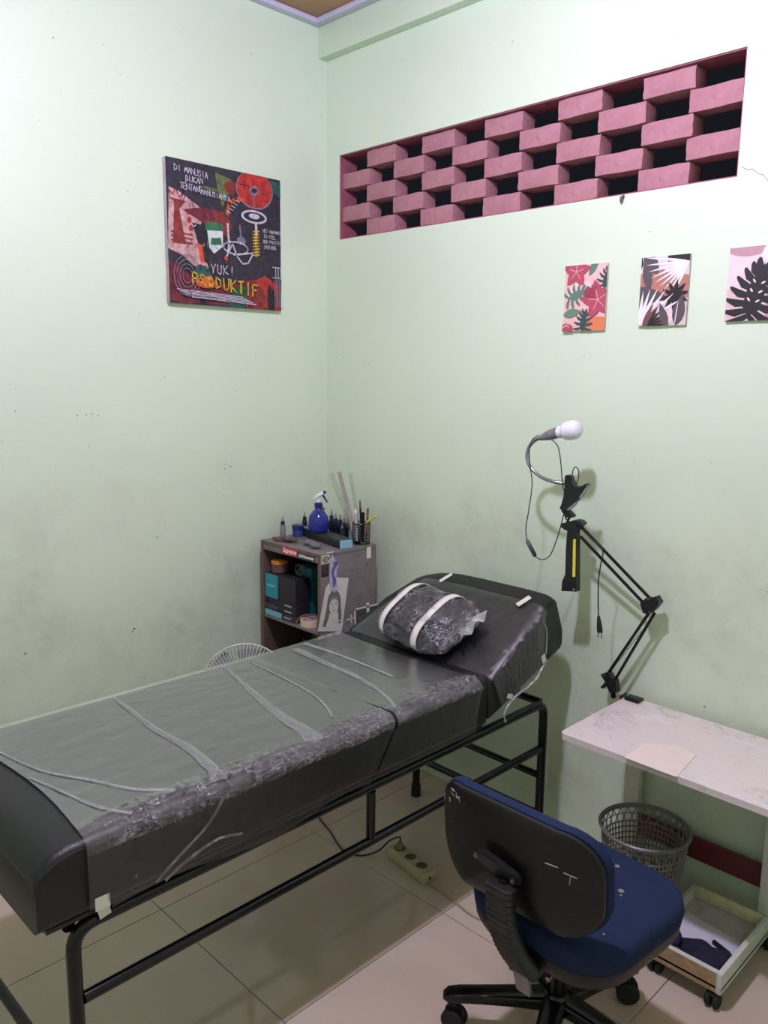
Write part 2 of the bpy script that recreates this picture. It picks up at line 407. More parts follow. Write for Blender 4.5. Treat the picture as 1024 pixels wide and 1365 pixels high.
# ---------------------------------------------------------------- room shell
XR, YF, ZC = 3.35, -3.1, 2.955
VX0, VX1, VZ0, VZ1 = 0.078, 1.690, 2.130, 2.455
fl = empty('floor', (0, 0, 0), '', ''); del fl['label']; del fl['category']; struct(fl)
bm = box(-.1, XR+.1, YF-.1, .1, -.06, -.004); o = obj('grout_bed', bm, M_grout, fl, smooth=False)
gx = [-.56, .04, .64, 1.24, 1.84, 2.44, 3.04, 3.64]; gy = [-3.61, -3.01, -2.41, -1.81, -1.21, -.61, -.01, .59]
tiles = {}
for i in range(len(gx)-1):
    for j in range(len(gy)-1):
        x0, x1 = max(gx[i]+.0012, 0), min(gx[i+1]-.0012, XR); y0, y1 = max(gy[j]+.0012, YF), min(gy[j+1]-.0012, 0)
        if x1-x0 < .005 or y1-y0 < .005: continue
        obj('floor_tile', box(x0, x1, y0, y1, -.012, 0, bev=.0008, seg=1), M_tile, fl, smooth=False)
# walls
bm = box(-.12, 0, YF-.1, 0, 0, ZC+.08); struct(obj('wall_left', bm, M_wall, smooth=False))
bm = bmesh.new()
T = .088
bx(bm, -.12, XR+.1, 0, T, 0, VZ0); bx(bm, -.12, XR+.1, 0, T, VZ1, ZC+.08)
bx(bm, -.12, VX0, 0, T, VZ0, VZ1); bx(bm, VX1, XR+.1, 0, T, VZ0, VZ1)
wb = struct(obj('wall_back', bm, M_wall, smooth=False))
struct(obj('wall_right', box(XR, XR+.12, YF-.1, 0, 0, ZC+.08), M_wall, smooth=False))
struct(obj('wall_front', box(0, XR, YF-.12, YF, 0, ZC+.08), M_wall, smooth=False))
struct(obj('beam', box(0.0005, XR-.0005, -.042, -.0003, 2.822, ZC, bev=.003), M_wall))
# pink lining of the opening
M_pinkdark = mat('pink_reveal', (150, 84, 98), .8, bump=.3)
bm = bmesh.new(); e = .004
bx(bm, VX0, VX0+e, .004, T+.005, VZ0, VZ1); bx(bm, VX1-e, VX1, .004, T+.005, VZ0, VZ1)
bx(bm, VX0+e, VX1-e, .004, T+.005, VZ1-e, VZ1); bx(bm, VX0+e, VX1-e, .004, T+.005, VZ0, VZ0+e)
obj('vent_lining', bm, M_pinkdark, wb, smooth=False)
# bricks: five courses, alternate columns
cw = (VX1-VX0-2*e)/11; rh = (VZ1-VZ0-2*e)/5
def brick_mesh(seed, L, Hh, D):
    random.seed(seed); b = bmesh.new(); bmesh.ops.create_cube(b, size=1)
    bmesh.ops.subdivide_edges(b, edges=b.edges[:], cuts=3, use_grid_fill=True)
    for v in b.verts:
        c = v.co; ex = [abs(abs(c[k])-.5) < 1e-4 for k in range(3)]
        s = Vector((c.x*L, c.y*D, c.z*Hh))
        if sum(ex) >= 2:
            for k in range(3):
                if ex[k]: s[k] -= math.copysign(random.uniform(0, .0032), s[k])
        elif ex[1]: s.y += random.uniform(-.0015, .0012)
        v.co = s
    me = bpy.data.meshes.new('brick'); b.to_mesh(me); b.free()
    for p in me.polygons: p.use_smooth = True
    me.set_sharp_from_angle(angle=radians(35)); me.materials.append(M_brick); return me
bmes = [brick_mesh(s, cw+.013, rh-.0015, .070) for s in range(6)]
wp = Vector((0, 0, 0))
for c in range(11):
    for r_ in range(5):
        isb = (r_ % 2 == 1) if c % 2 == 0 else (r_ % 2 == 0)
        if not isb: continue
        o = bpy.data.objects.new('brick', bmes[(c*5+r_) % 6]); COL.objects.link(o); o.parent = wb
        x = VX0+e+cw*(c+.5)
        if c == 0: x += .004
        if c == 10: x -= .004
        o.location = (x, .048+.004*hsh(c, r_), VZ1-e-rh*(r_+.5)); o.rotation_euler = (0, random.uniform(-.008, .008), pi*((c+r_) % 3 == 0))
# hairline crack right of the vent
M_crack = mat('crack', (176, 182, 170), .9)
bm = bmesh.new(); pts = [P(x, y, 1, -.0006) for x, y in ((989, 222), (996, 226), (1003, 225), (1011, 231), (1018, 233), (1024, 241), (1032, 247))]
tube(bm, pts, .0012, 4); obj('crack', bm, M_crack, wb)
bm = bmesh.new(); pts = [P(x, y, 1, -.006) for x, y in ((832, 260), (829, 263), (828, 270))]
tube(bm, pts, [.002, .006, .004], 6); obj('wall_plug', bm, mat('dark_plug', (96, 92, 84), .8), wb)
# chips on the left wall
M_chip = mat('wall_chip', (52, 52, 48), .9); wl = bpy.data.objects['wall_left']
for k, (px, py, r_) in enumerate(((179, 838, .004), (177, 842, .0025), (300, 625, .0045), (301, 619, .003), (34, 871, .005), (103, 554, .003), (115, 553, .0035), (123, 552, .003), (131, 554, .003))):
    c = P(px, py, 0, .0003); b = bmesh.new(); bmesh.ops.create_icosphere(b, subdivisions=1, radius=1)
    for v in b.verts: v.co = Vector((v.co.x*.0008, v.co.y*r_*random.uniform(.6, 1.1), v.co.z*r_*random.uniform(.7, 1.5))) + c
    obj('paint_chip', b, M_chip if k in (0, 1) else mat('grey_scuff', (150, 155, 140), .9), wl)
# ceiling and cornices
ce = struct(empty('ceiling', (0, 0, 0), '', '')); del ce['label']; del ce['category']
obj('ceiling_slab', box(-.1, XR+.1, YF-.1, .1, ZC+.012, ZC+.06), M_plank, ce, smooth=False)
k = 0; x = 0
while x < XR:
    obj('ceiling_plank', box(x+.001, min(x+.199, XR), YF, 0, ZC, ZC+.012, bev=.002, seg=1), M_plank, ce, smooth=False); x += .2
struct(obj('trim_1', box(.0003, .034, YF+.001, -.0425, ZC-.02, ZC-.0003, bev=.004), M_cornice))
struct(obj('trim_2', box(.0345, XR-.001, -.079, -.0425, ZC-.02, ZC-.0003, bev=.004), M_cornice))
# lamp holder over the bulb light (out of frame)
lh = empty('ceiling_lamp_holder', (LAMP.x, LAMP.y, ZC), 'white round lamp holder on the brown plank ceiling', 'lamp')
bm = bmesh.new(); lathe(bm, [(.05, ZC-.001), (.055, ZC-.02), (.03, ZC-.035), (.02, ZC-.09), (.022, ZC-.12)], (LAMP.x, LAMP.y, 0)); obj('lamp_socket', bm, M_white_pl, lh)

# ---------------------------------------------------------------- painting on the left wall
def painting():
    y0, y1, z0, z1 = -.752, -.256, 1.834, 2.326; t = .02
    r = empty('painting', (0.0, (y0+y1)/2, z0), 'dark square expressionist canvas with red disc and yellow scrawled word, on left wall', 'painting')
    obj('canvas', box(.0008, t, y0, y1, z0, z1, bev=.002), mat('canvas_edge', (188, 180, 182), .8), r)
    W_, H_ = y1-y0, z1-z0
    def pm(n, c, v=.35, s=45): return mat('paint_'+n, c, .55, var=v, scale=s)
    navy = pm('navy', (44, 40, 52)); red = pm('red', (172, 44, 40)); mar = pm('maroon', (104, 32, 46)); pink = pm('pink', (186, 148, 144), .3)
    dk = pm('dark', (30, 26, 34)); gr = pm('green', (52, 110, 72)); gw = pm('pale', (196, 206, 200), .15); yel = pm('yellow', (196, 170, 40)); ye2 = pm('gold', (168, 120, 50))
    ol = pm('olive', (92, 104, 60)); teal = pm('teal', (36, 82, 76)); whi = pm('white', (188, 186, 194), .25, 90); org = pm('orange', (196, 80, 44)); rust = pm('rust', (128, 44, 40)); gry = pm('grey', (120, 116, 128), .3, 90)
    p = Print(lambda u, v, k: Vector((t+.0003+k, y0+u, z0+v)), W_, H_)
    s = lambda u, v: (u*W_, v*H_)
    def blob(pts, m): p.poly([s(*q) for q in pts], m)
    p.rect(0, 0, W_, H_, navy)
    def patch(cu, cv, a, b, m, n=14, j=.25):
        p.poly([((cu+a*cos(2*pi*k/n)*random.uniform(1-j, 1+j))*W_, (cv+b*sin(2*pi*k/n)*random.uniform(1-j, 1+j))*H_) for k in range(n)], m)
    blob([(0, .02), (1, 0), (1, .22), (.8, .24), (.62, .2), (.4, .16), (.2, .2), (0, .3)], mar)
    blob([(.7, .04), (.98, .0), (.96, .2), (.84, .26), (.72, .2)], red)
    patch(.75, .1, .1, .12, rust); patch(.57, .05, .1, .06, teal); patch(.62, .12, .08, .05, pm('moss', (50, 84, 52)))
    patch(.28, .04, .04, .07, dk); patch(.12, .1, .1, .12, mar); patch(.9, .08, .05, .1, dk)
    blob([(0, .38), (.02, .8), (.1, .78), (.26, .7), (.28, .6), (.24, .46), (.3, .36), (.34, .24), (.2, .28), (.12, .34)], pink)
    blob([(.04, .42), (.06, .7), (.03, .73), (.15, .72), (.1, .66), (.13, .5), (.15, .42)], rust)
    p.line([s(.02, .78), s(.03, .72), s(.11, .72), s(.14, .78), s(.1, .74), s(.07, .8), s(.05, .75), s(.02, .78)], .004, rust)
    for k in range(3): p.ell(*s(.17+.01*k, .65-.055*k), .009, .011, red)
    for v in (.5, .47, .44): p.line([s(.03, v), s(.2, v-.01)], .006, rust)
    blob([(.12, .66), (.3, .7), (.42, .68), (.5, .6), (.48, .52), (.36, .56), (.22, .62)], mar)
    blob([(.38, .7), (.5, .68), (.54, .6), (.5, .5), (.44, .56), (.4, .6)], rust)
    blob([(.2, .58), (.32, .57), (.34, .3), (.28, .32), (.24, .46)], dk)
    blob([(.24, .44), (.28, .43), (.3, .31), (.26, .31)], org)
    blob([(.32, .58), (.46, .6), (.46, .44), (.38, .38), (.34, .42)], gw); blob([(.31, .54), (.46, .55), (.46, .6), (.36, .61), (.31, .59)], gr); blob([(.35, .44), (.45, .45), (.44, .5), (.36, .49)], gr)
    blob([(.4, .96), (.55, .93), (.5, .8), (.46, .72), (.43, .8)], ol); p.line([s(.3, .84), s(.52, .83)], .01, ol); patch(.54, .87, .05, .06, rust)
    blob([(.9, .98), (1, .98), (1, .86), (.92, .9)], teal)
    p.ell(*s(.755, .888), .172*W_, .142*H_, gry); p.ell(*s(.755, .893), .163*W_, .134*H_, red)
    p.ell(*s(.75, .882), .045*W_, .035*H_, gry, 20); p.ell(*s(.75, .882), .026*W_, .018*H_, dk, 20)
    for k in range(7): p.line([s(.66+.03*random.random(), .9-.03*k), s(.84, .9-.03*k)], .002, rust)
    p.line([s(.75, .86), s(.75, .77)], .004, gry); p.line([s(.66, .94), s(.66, .87)], .003, dk); p.line([s(.62, .91), s(.7, .91)], .003, dk)
    p.line([s(.5, .68), s(.52, .76), s(.58, .8), s(.64, .8)], .014, org)
    for k in range(5): p.line([s(.5+.02*k, .7+.022*k), s(.53+.02*k, .69+.022*k)], .003, whi)
    p.ell(*s(.745, .69), .12*W_, .05*H_, whi); p.ell(*s(.745, .69), .1*W_, .035*H_, navy); p.ell(*s(.745, .695), .05*W_, .02*H_, whi)
    p.line([s(.76, .64), s(.76, .4)], .012, ye2); p.line([s(.76, .64), s(.765, .56)], .01, whi)
    for k in range(9): p.line([s(.73, .58-.022*k), s(.79, .59-.022*k)], .004, yel)
    p.line([s(.5, .61), s(.51, .47), s(.5, .4)], .008, whi); p.line([s(.61, .61), s(.62, .49)], .007, gry); p.ell(*s(.62, .5), .04*W_, .03*H_, gry)
    ring = [s(.57+.11*cos(t*pi/10), .44+.045*sin(t*pi/10)) for t in range(21)]; p.line(ring, .006, whi)
    p.line([s(.48, .36), s(.54, .47), s(.58, .38), s(.63, .33), s(.68, .34), s(.73, .42), s(.55, .39)], .006, whi); p.ell(*s(.48, .355), .008, .009, org)
    for ln, (txt, v) in enumerate((('HEY MAHAMAT', .585), ('SO FEEL', .545), ('AND POSITIVE', .505), ('SMTHING', .465))):
        hand(p, txt, (.82+.01*(ln % 2))*W_, v*H_, .013, whi, .0018, .62)
    hand(p, 'DI MANUSIA', .06*W_, .915*H_, .022, whi, .0024, .62, -.04); hand(p, 'BUKAN', .15*W_, .855*H_, .02, whi, .0024, .72, 0); hand(p, 'TENTANG', .10*W_, .80*H_, .021, whi, .0024, .62, -.03); hand(p, 'MANUSIANYA', .27*W_, .785*H_, .019, whi, .0024, .66, -.05)
    for k in range(4):
        rr = .02+.012*k; p.line([(.14*W_+rr*cos(t*.6), .2*H_+rr*1.3*sin(t*.6)) for t in range(11)], .0025, gry)
    patch(.26, .22, .06, .07, teal); patch(.3, .16, .09, .05, org, j=.3)
    hand(p, 'YUK!', .34*W_, .235*H_, .032, whi, .0035, .85)
    for i, (ch, c) in enumerate(zip('PRODUKTIF', [yel]*9)): hand(p, ch, (.18+.066*i)*W_, (.125-.006*i)*H_+.010, .042, yel, .0055, jit=.05)
    for k in range(5): p.line([s(.05+.03*k, .1-.012*k), s(.62+.03*k, .08-.012*k)], .003, whi)
    p.line([s(.1, .07), s(.4, .05)], .006, gry)
    for k in range(5): p.line([s(.92+.016*k, .24), s(.92+.014*k, .03)], .003, gry)
    p.line([s(.9, .33), s(1, .33)], .003, whi); p.line([s(.9, .25), s(1, .25)], .003, whi)
    for k in range(3): p.line([s(.93+.025*k, .33), s(.93+.025*k, .25)], .003, whi)
    for k in range(150):
        u, v = random.random(), random.random()
        if .55 < u and v > .3: continue
        c = random.choice([mar, rust, dk, teal, mar, red]) if v < .3 else random.choice([pink, whi, rust, mar]) if u < .3 and .35 < v < .75 else random.choice([navy, dk, ol, rust])
        if v > .78 and u < .5: continue
        p.line([s(u, v), s(u+random.uniform(-.04, .04), v+random.uniform(-.05, .05))], random.uniform(.001, .004), c)
    p.done('painted_surface', r)
painting()

# ---------------------------------------------------------------- three leaf prints on the back wall
def poster(x0, x1, z0, z1, label, draw):
    r = empty('art_print', ((x0+x1)/2, 0, z0), label, 'picture')
    obj('board', box(x0, x1, -.0085, -.0008, z0, z1, bev=.0008), M_board, r)
    p = Print(lambda u, v, k: Vector((x0+u, -.0087-k, z0+v)), x1-x0, z1-z0); draw(p, x1-x0, z1-z0); p.done('print', r); return r
def pm2(n, c): return mat('print_'+n, c, .55, var=.04)
blush = pm2('blush', (226, 186, 176)); rose = pm2('rose', (176, 74, 92)); rose2 = pm2('deep_rose', (150, 58, 78)); sage = pm2('sage', (96, 124, 108)); dgreen = pm2('dark_green', (56, 78, 76)); lgreen = pm2('leaf_green', (100, 136, 104)); orange = pm2('orange', (216, 128, 84)); lpink = pm2('light_pink', (232, 206, 204))
char = pm2('charcoal', (26, 24, 26)); gray = pm2('grey', (84, 78, 78)); lav = pm2('lavender', (214, 200, 214)); terra = pm2('terracotta', (176, 118, 98)); white = pm2('white', (232, 228, 230)); brown = pm2('brown', (112, 78, 68)); mauve = pm2('mauve', (186, 144, 148)); beige = pm2('beige', (206, 190, 178))
def drawA(p, w, h):
    p.rect(0, 0, w, h, blush)
    p.ell(w*.35, h*.62, w*.3, h*.12, pm2('pale_blush', (234, 204, 196)), 20); p.ell(w*.85, h*.05, w*.4, h*.16, orange)
    p.leaf(w*.58, h*.82, w*.5, w*.16, 62, sage)
    p.monstera(w*.95, h*.62, w*.42, 80, dgreen, n=6); p.monstera(w*.12, h*.5, w*.5, 20, sage, n=6, wf=.5); p.monstera(w*.48, h*.0, w*.42, 85, dgreen, n=6)
    p.leaf(0, h*.25, w*.45, w*.18, 10, lgreen)
    def flower(cu, cv, R_, a0, m, n=5):
        for k in range(n): p.leaf(cu, cv, R_, R_*.62, a0+360/n*k, m)
        for k in range(n): p.line([(cu, cv), (cu+R_*.5*cos(radians(a0+360/n*k)), cv+R_*.5*sin(radians(a0+360/n*k)))], w*.012, blush)
    flower(w*.28, h*.9, w*.34, 15, rose); flower(w*.82, h*.46, w*.42, 30, rose, 5)
    p.ell(w*.62, h*.57, w*.13, w*.11, rose2)
    for k in range(16): p.ell(w*(.5+.3*hsh(k, 1)), h*(.5+.2*hsh(k, 2)), w*.014, w*.014, rose2, n=6)
    p.ell(w*.1, h*.04, w*.16, h*.08, rose)
    for k in range(12): p.ell(w*(.02+.2*hsh(k, 3)), h*(.06+.12*hsh(k, 5)), w*.015, w*.015, lpink, n=6)
def drawB(p, w, h):
    p.rect(0, 0, w, h, lav); p.ell(w*.25, h*.62, w*.42, h*.2, terra, 10); p.ell(w*.7, h*.52, w*.5, h*.2, terra, 10)
    p.rect(0, 0, w, h*.36, beige); p.ell(w*.2, h*.38, w*.5, h*.17, gray, -20); p.ell(w*.5, h*.2, w*.4, h*.16, lpink)
    p.leaf(w*.36, h*.75, w*.6, w*.26, 125, gray); p.leaf(w*.2, h*.5, w*.75, w*.2, 100, gray); p.rect(w*.55, h*.9, w, h, char); p.leaf(0, h*.84, w*.3, w*.1, 95, char)
    for k in range(9): p.leaf(w*1.0, h*.9, w*(.95-.04*k), w*.05, 172+9*k, white)
    p.ell(w*.75, h*.43, w*.06, w*.06, char)
    for k in range(10): p.leaf(w*.75, h*.43, w*.3, w*.085, 36*k+12, char)
    for k in range(6): p.leaf(w*.02, h*.0, w*(1.0-.06*k), w*.07, 30+11*k, white)
    for k in range(5): p.leaf(w*.1, h*.0, w*.5, w*.09, 8+14*k, brown)
    for k in range(5): p.leaf(w*.2, h*.0, w*.5, w*.04, 4+14*k, char)
    p.leaf(w*.8, h*.0, w*.6, w*.24, 80, gray); p.leaf(w*.62, h*-.02, w*.5, w*.16, 110, gray); p.leaf(w*.78, 0, w*.5, w*.02, 84, white)
def drawC(p, w, h):
    p.rect(0, 0, w, h, lpink); p.ell(w*.35, h*1.0, w*.42, h*.13, mauve); p.ell(w*.9, h*.55, w*.35, h*.22, terra); p.ell(w*.1, h*.1, w*.5, h*.35, pm2('dusty', (218, 186, 184)))
    p.rect(w*.72, 0, w, h*.4, mauve)
    for k in range(9): p.leaf(w*.66, h*1.02, w*.5, w*.04, 250+12*k, white)
    p.monstera(w*.42, h*.06, w*.98, 76, char, holes=lpink, n=8, wf=.52)
poster(1.170, 1.319, 1.735, 1.937, 'small pink flower and green leaf print, leftmost of the three below the brick vent', drawA)
poster(1.431, 1.579, 1.743, 1.940, 'grey and terracotta leaf print with white fronds, middle of the three below the vent', drawB)
poster(1.691, 1.839, 1.748, 1.943, 'pink print with one large black monstera leaf, cut by the right frame edge', drawC)

# ---------------------------------------------------------------- massage bed
BX0, BX1, BY0, BY1, MZ0, MZ1 = .655, 1.285, -1.805, -.492, .572, .725
bed = empty('tattoo_bed', (.99, -.98, 0), 'long black padded treatment bed on a tubular metal frame with raised headrest', 'bed')
FX0, FX1, FY0, FY1, FZ = .712, 1.268, -1.735, -.165, .548; tr_ = .0145
def leg_loop(x):
    bm = bmesh.new()
    tube(bm, fillet([(x, FY0, .02), (x, FY0, FZ), (x, FY1, FZ), (x, FY1, .02)], .05, 6), tr_, 12); return bm
obj('side_frame', leg_loop(FX1), M_black_metal, bed); obj('side_frame', leg_loop(FX0), M_black_metal, bed)
for x in (FX1, FX0):
    bm = bmesh.new(); tube(bm, [(x, FY0+tr_, .392), (x, FY1-tr_, .392)], .0125, 12); obj('lower_rail', bm, M_black_metal, bed)
    bm = bmesh.new(); tube(bm, [(x, -.945, .404), (x, -.945, FZ-.014)], .0125, 12); obj('upright', bm, M_black_metal, bed)
    for y in (FY0, FY1):
        bm = bmesh.new(); lathe(bm, [(.019, 0), (.0185, .03), (.0175, .045), (.0165, .05)], (x, y, 0), 14); obj('rubber_foot', bm, M_rubber, bed)
for y, z in ((FY1, .155), (FY1, FZ-.002), (FY0, .155), (FY0, FZ-.002), (-.945, FZ-.002), (FY1, .25)):
    if z == .25:
        a, b = P(597, 1002, 1, FY1-.02), P(657, 1026, 1, FY1-.02)
        bm = bmesh.new(); tube(bm, [(FX0+tr_, FY1, .292), (FX1-tr_, FY1, .292)], .0115, 12); obj('cross_rail', bm, M_black_metal, bed); continue
    bm = bmesh.new(); tube(bm, [(FX0+tr_, y, z), (FX1-tr_, y, z)], .0125, 12); obj('cross_rail', bm, M_black_metal, bed)
# mattress
def ztop(y):
    t = (BY0+.085-y)/.085
    return MZ1 if t <= 0 else MZ1-.05*(1-math.sqrt(max(0, 1-min(1, t)**2)))-.0*t
def section(y, g=0.0, z0=MZ0):
    zt = ztop(y)+g; xa = BX0-.004+.024*(y-BY0)/1.3; w = (BX1-xa)/2+g; cx = (xa+BX1)/2; h = zt-z0+g; pts = []
    for u, v in rrect(2*w, h, .022, 5): pts.append(Vector((cx+u, y, (zt+z0-g)/2+v)))
    return pts
ys = [BY0, BY0+.004, BY0+.012, BY0+.025, BY0+.045, BY0+.07, BY0+.1] + [BY0+.1+(BY1-BY0-.1)*k/14 for k in range(1, 15)]
bm = bmesh.new(); loft(bm, [section(y) for y in ys]); obj('mattress', bm, M_leather, bed)
bm = bmesh.new(); tube(bm, [(BX1+.001, BY0+.12+k*.02, MZ1-.013) for k in range(59)], .0025, 5)
for sgn in (1, -1):
    pass
pts = []
for k in range(24):
    y = BY0+.012+k*.008; pts.append((BX1-.001, y, ztop(y)-.013))
tube(bm, pts, .0032, 6); obj('piping', bm, M_leather, bed)
obj('base_board', box(BX0+.02, BX1-.012, BY0+.02, BY1-.002, .5628, MZ0-.0003), M_black_plastic, bed)
obj('bolt', lathe(bmesh.new(), [(.005, 0), (.005, .0015), (.002, .003)], tuple(P(182, 1168, 0, BX1+.0045)), 10, M=Matrix.Rotation(pi/2, 4, 'Y')), M_steel, bed)
# headrest pad
prof = [(-.487, .592), (-.490, .650), (-.490, .704), (-.478, .722), (-.33, .818), (-.20, .902), (-.172, .913), (-.148, .90), (-.112, .81), (-.105, .79), (-.102, .742), (-.112, .728), (-.19, .7), (-.36, .635)]
pts3 = [Vector((0, y, z)) for y, z in prof]
def taper(x, y):
    return max(0, (1.0-x)/.36)*(.026+.07*max(0, min(1, (y+.49)/.36)))
def headsec(x, topk, inset):
    c = Vector((0, -.29, .76)); out = []
    for q in pts3:
        v = q.copy(); h = (v.y+.49)/.39
        if v.z > .75 and h > .35: v.z -= topk*(h-.35)/.65*(v.z-.72)/.2
        d_ = v-c; v = c+d_*(1-inset); out.append(Vector((x+taper(x, v.y), v.y, v.z)))
    return out
xs = [(.640, .075, .06), (.643, .065, .03), (.652, .058, .01), (.67, .05, 0), (.71, .036, 0), (.76, .022, 0), (.82, .01, 0), (.88, .003, 0), (1.0, 0, 0), (1.1, 0, 0), (1.2, 0, 0), (1.262, .004, 0), (1.278, .008, .008), (1.287, .013, .025), (1.290, .02, .05)]
bm = bmesh.new(); loft(bm, [headsec(*a) for a in xs]); obj('headrest', bm, M_leather, bed)
for x in (.78, 1.2):
    bm = bmesh.new(); tube(bm, [(x, -.22, .5645), (x, -.22, .685)], .01, 8); obj('headrest_bracket', bm, M_black_metal, bed)

# ---- clinging films
def headtop(x, v):
    "point on the headrest slope, v=0 at the crease"
    y = -.482+v*.26; z = .722+(y+.478)*.643
    k = 0
    for a, b in zip(xs, xs[1:]):
        if a[0] <= x <= b[0]: k = a[1]+(b[1]-a[1])*(x-a[0])/(b[0]-a[0])
    if x > xs[-1][0]: k = xs[-1][1]
    h = (y+.49)/.39
    if h > .35 and z > .75: z -= k*(h-.35)/.65*(z-.72)/.2
    return y, z
def film_top(u, v, y0f, y1f, drop, seed, x0=.640, amp=.0035):
    "u runs across the bed then over the near edge and down its side"
    top = BX1-BX0+.005; total = top+drop(v); s = u*total
    y0, y1 = y0f(min(1, max(0, s/top))), y1f(min(1, max(0, s/top)))
    side = max(0, s-top)
    y = y0+(y1-y0)*v; 
    if s < top-.06: amp = .0011
    wr = amp*(vnoise(s*28+seed, y*9)+.6*vnoise(s*60, y*30+seed)+.3*vnoise(s*120, y*80)-.75)
    g = .0045; r = .022
    zt = ztop(y); rg = (1-abs(2*vnoise(y*95+s*25, s*38+seed)-1))**2*.0032*vnoise(y*7+seed, 4)*1.6; wr += rg if top-.07 < s < top+.03 else 0
    if s < top-r: return Vector((BX0+s-.002+(.024*(y-BY0)/1.3+.010)*(1-s/top), y, zt+g+max(-.0015, wr)))
    if s < top+r*.57:
        a = (s-(top-r))/(r*1.57)*pi/2; a = min(a, pi/2)
        k = .5+abs(vnoise(s*50, y*70+seed)); rr = r+g+max(-.0015, wr*1.6)*k+rg
        return Vector((BX0-.002+top-r+rr*sin(a), y, zt-r+rr*cos(a)))
    return Vector((BX0-.002+top+g+max(-.001, wr*1.2)*(.3+.7*max(0, 1-(s-top)/.04))+.0012*vnoise(y*130+seed, s*5), y, zt-r-(s-top-r*.57)))
def film_obj(name, label, fn, nu, nv, mt, loc, mt2=None, usplit=.8):
    bm = bmesh.new(); grid(bm, fn, nu, nv)
    bm.faces.ensure_lookup_table()
    o = obj(name, bm, [mt, mt2 or mt], None, at=loc)
    for f in o.data.polygons: f.use_smooth = True
    o.data.shade_smooth() if hasattr(o.data, 'shade_smooth') else None
    tag(o, label, 'plastic wrap'); return o
dropA = lambda v: .150 - .012*sin(v*9) - (.0 if v > .05 else .02)
fA = film_obj('plastic_film', 'long clear plastic film stretched over the flat part of the black bed', 
    lambda u, v: film_top(u, v, lambda t: -1.705-.012*cos(t*5), lambda t: -.885-.004*sin(6*t), dropA, 3), 150, 420, M_film, (.99, -1.3, .73))
# slanted lower seam: shear the side of both sheets
def shear(o, amt, yref, span):
    for vv in o.data.vertices:
        w = vv.co + Vector(o.location)
        if w.z < .70:
            k = max(0, 1-abs(w.y-yref)/span); vv.co.y -= amt*(.70-w.z)/.13*k
shear(fA, .085, -.885, .35)
fB = film_obj('plastic_film', 'short clear plastic film across the bed beside the headrest crease',
    lambda u, v: film_top(u, v, lambda t: -.878-.05*max(0, .86-t), lambda t: -.535-.01*sin(t*4), lambda v: .140, 9), 150, 180, M_film, (.99, -.7, .73))
shear(fB, .085, -.878, .5)
mside = M_film2
for o in (fA, fB):
    o.data.materials.clear(); o.data.materials.append(M_film); o.data.materials.append(mside); o.data.materials.append(M_crumple)
    for f in o.data.polygons:
        w = f.center + Vector(o.location)
        if w.z < .697 and w.x > 1.27: f.material_index = 1
        elif w.x > 1.262-.035*vnoise(w.y*14, 2): f.material_index = 2
def fold(parent, pts, w, name='fold', up=.0035):
    "a bunched crease of film lying on the sheet"
    pts = spline([Vector(p)+Vector((0, 0, 0)) for p in pts], 8); bm = bmesh.new(); n = len(pts)
    for st in range(6):
        off = (st-2.5)/2.5
        q = []
        for i, p in enumerate(pts):
            t = i/(n-1); ww = w[0]+(w[1]-w[0])*t if len(w) == 2 else w[0]
            d_ = (pts[min(i+1, n-1)]-pts[max(i-1, 0)]).normalized(); nn = Vector((0, 0, 1)) if p.x < 1.285 else Vector((1, 0, 0))
            q.append(p + d_.cross(nn)*ww*off*(.6+.4*sin(i*.5+st*2)) + nn*up)
        tube(bm, q, [.0006*(.5+.8*hsh(i, st)) for i in range(len(q))], 5)
    # thin milky web between creases
    a = []; b = []
    for i, p in enumerate(pts):
        t = i/(n-1); ww = w[0]+(w[1]-w[0])*t
        d_ = (pts[min(i+1, n-1)]-pts[max(i-1, 0)]).normalized(); nn = Vector((0, 0, 1)) if p.x < 1.285 else Vector((1, 0, 0)); sd = d_.cross(nn)*ww
        a.append(bm.verts.new(p+sd*.9+nn*up*.8)); b.append(bm.verts.new(p-sd*.9+nn*up*.8))
    for i in range(n-1):
        f_ = bm.faces.new((a[i], a[i+1], b[i+1], b[i])); f_.material_index = 1
    return obj(name, bm, [M_film_fold, M_film_web], parent)
zt_ = MZ1+.003; xs_ = BX1+.004
fold(fA, [(.70, -1.355, zt_), (.94, -1.372, zt_), (1.09, -1.368, zt_), (1.225, -1.384, zt_), (1.268, -1.40, zt_)], (.006, .02))
fold(fA, [(xs_, -1.408, .70), (xs_, -1.451, .652), (xs_, -1.517, .615), (xs_, -1.57, .58)], (.004, .004))
fold(fA, [(xs_, -1.36, .60), (xs_, -1.42, .612), (xs_, -1.49, .60), (xs_, -1.55, .575)], (.003, .005))
fold(fA, [(.70, -1.01, zt_), (.91, -1.06, zt_), (1.08, -1.10, zt_), (1.19, -1.11, zt_), (1.262, -1.128, zt_)], (.004, .028))
fold(fA, [(.72, -.93, zt_), (.88, -.935, zt_), (1.03, -.95, zt_), (1.12, -.975, zt_), (1.19, -1.01, zt_)], (.003, .004))
fold(fA, [(.80, -1.695, zt_), (.96, -1.66, zt_), (1.08, -1.60, zt_), (1.18, -1.55, zt_), (1.24, -1.49, zt_)], (.003, .008))
fold(fA, [(.98, -1.69, zt_), (1.08, -1.665, zt_), (1.19, -1.64, zt_), (1.262, -1.60, zt_)], (.003, .006))
fold(fB, [(.72, -.757, zt_), (.88, -.768, zt_), (1.03, -.777, zt_), (1.155, -.803, zt_), (1.262, -.85, zt_)], (.016, .004))
fold(fB, [(.70, -.70, zt_), (.9, -.69, zt_), (1.1, -.70, zt_)], (.01, .004))
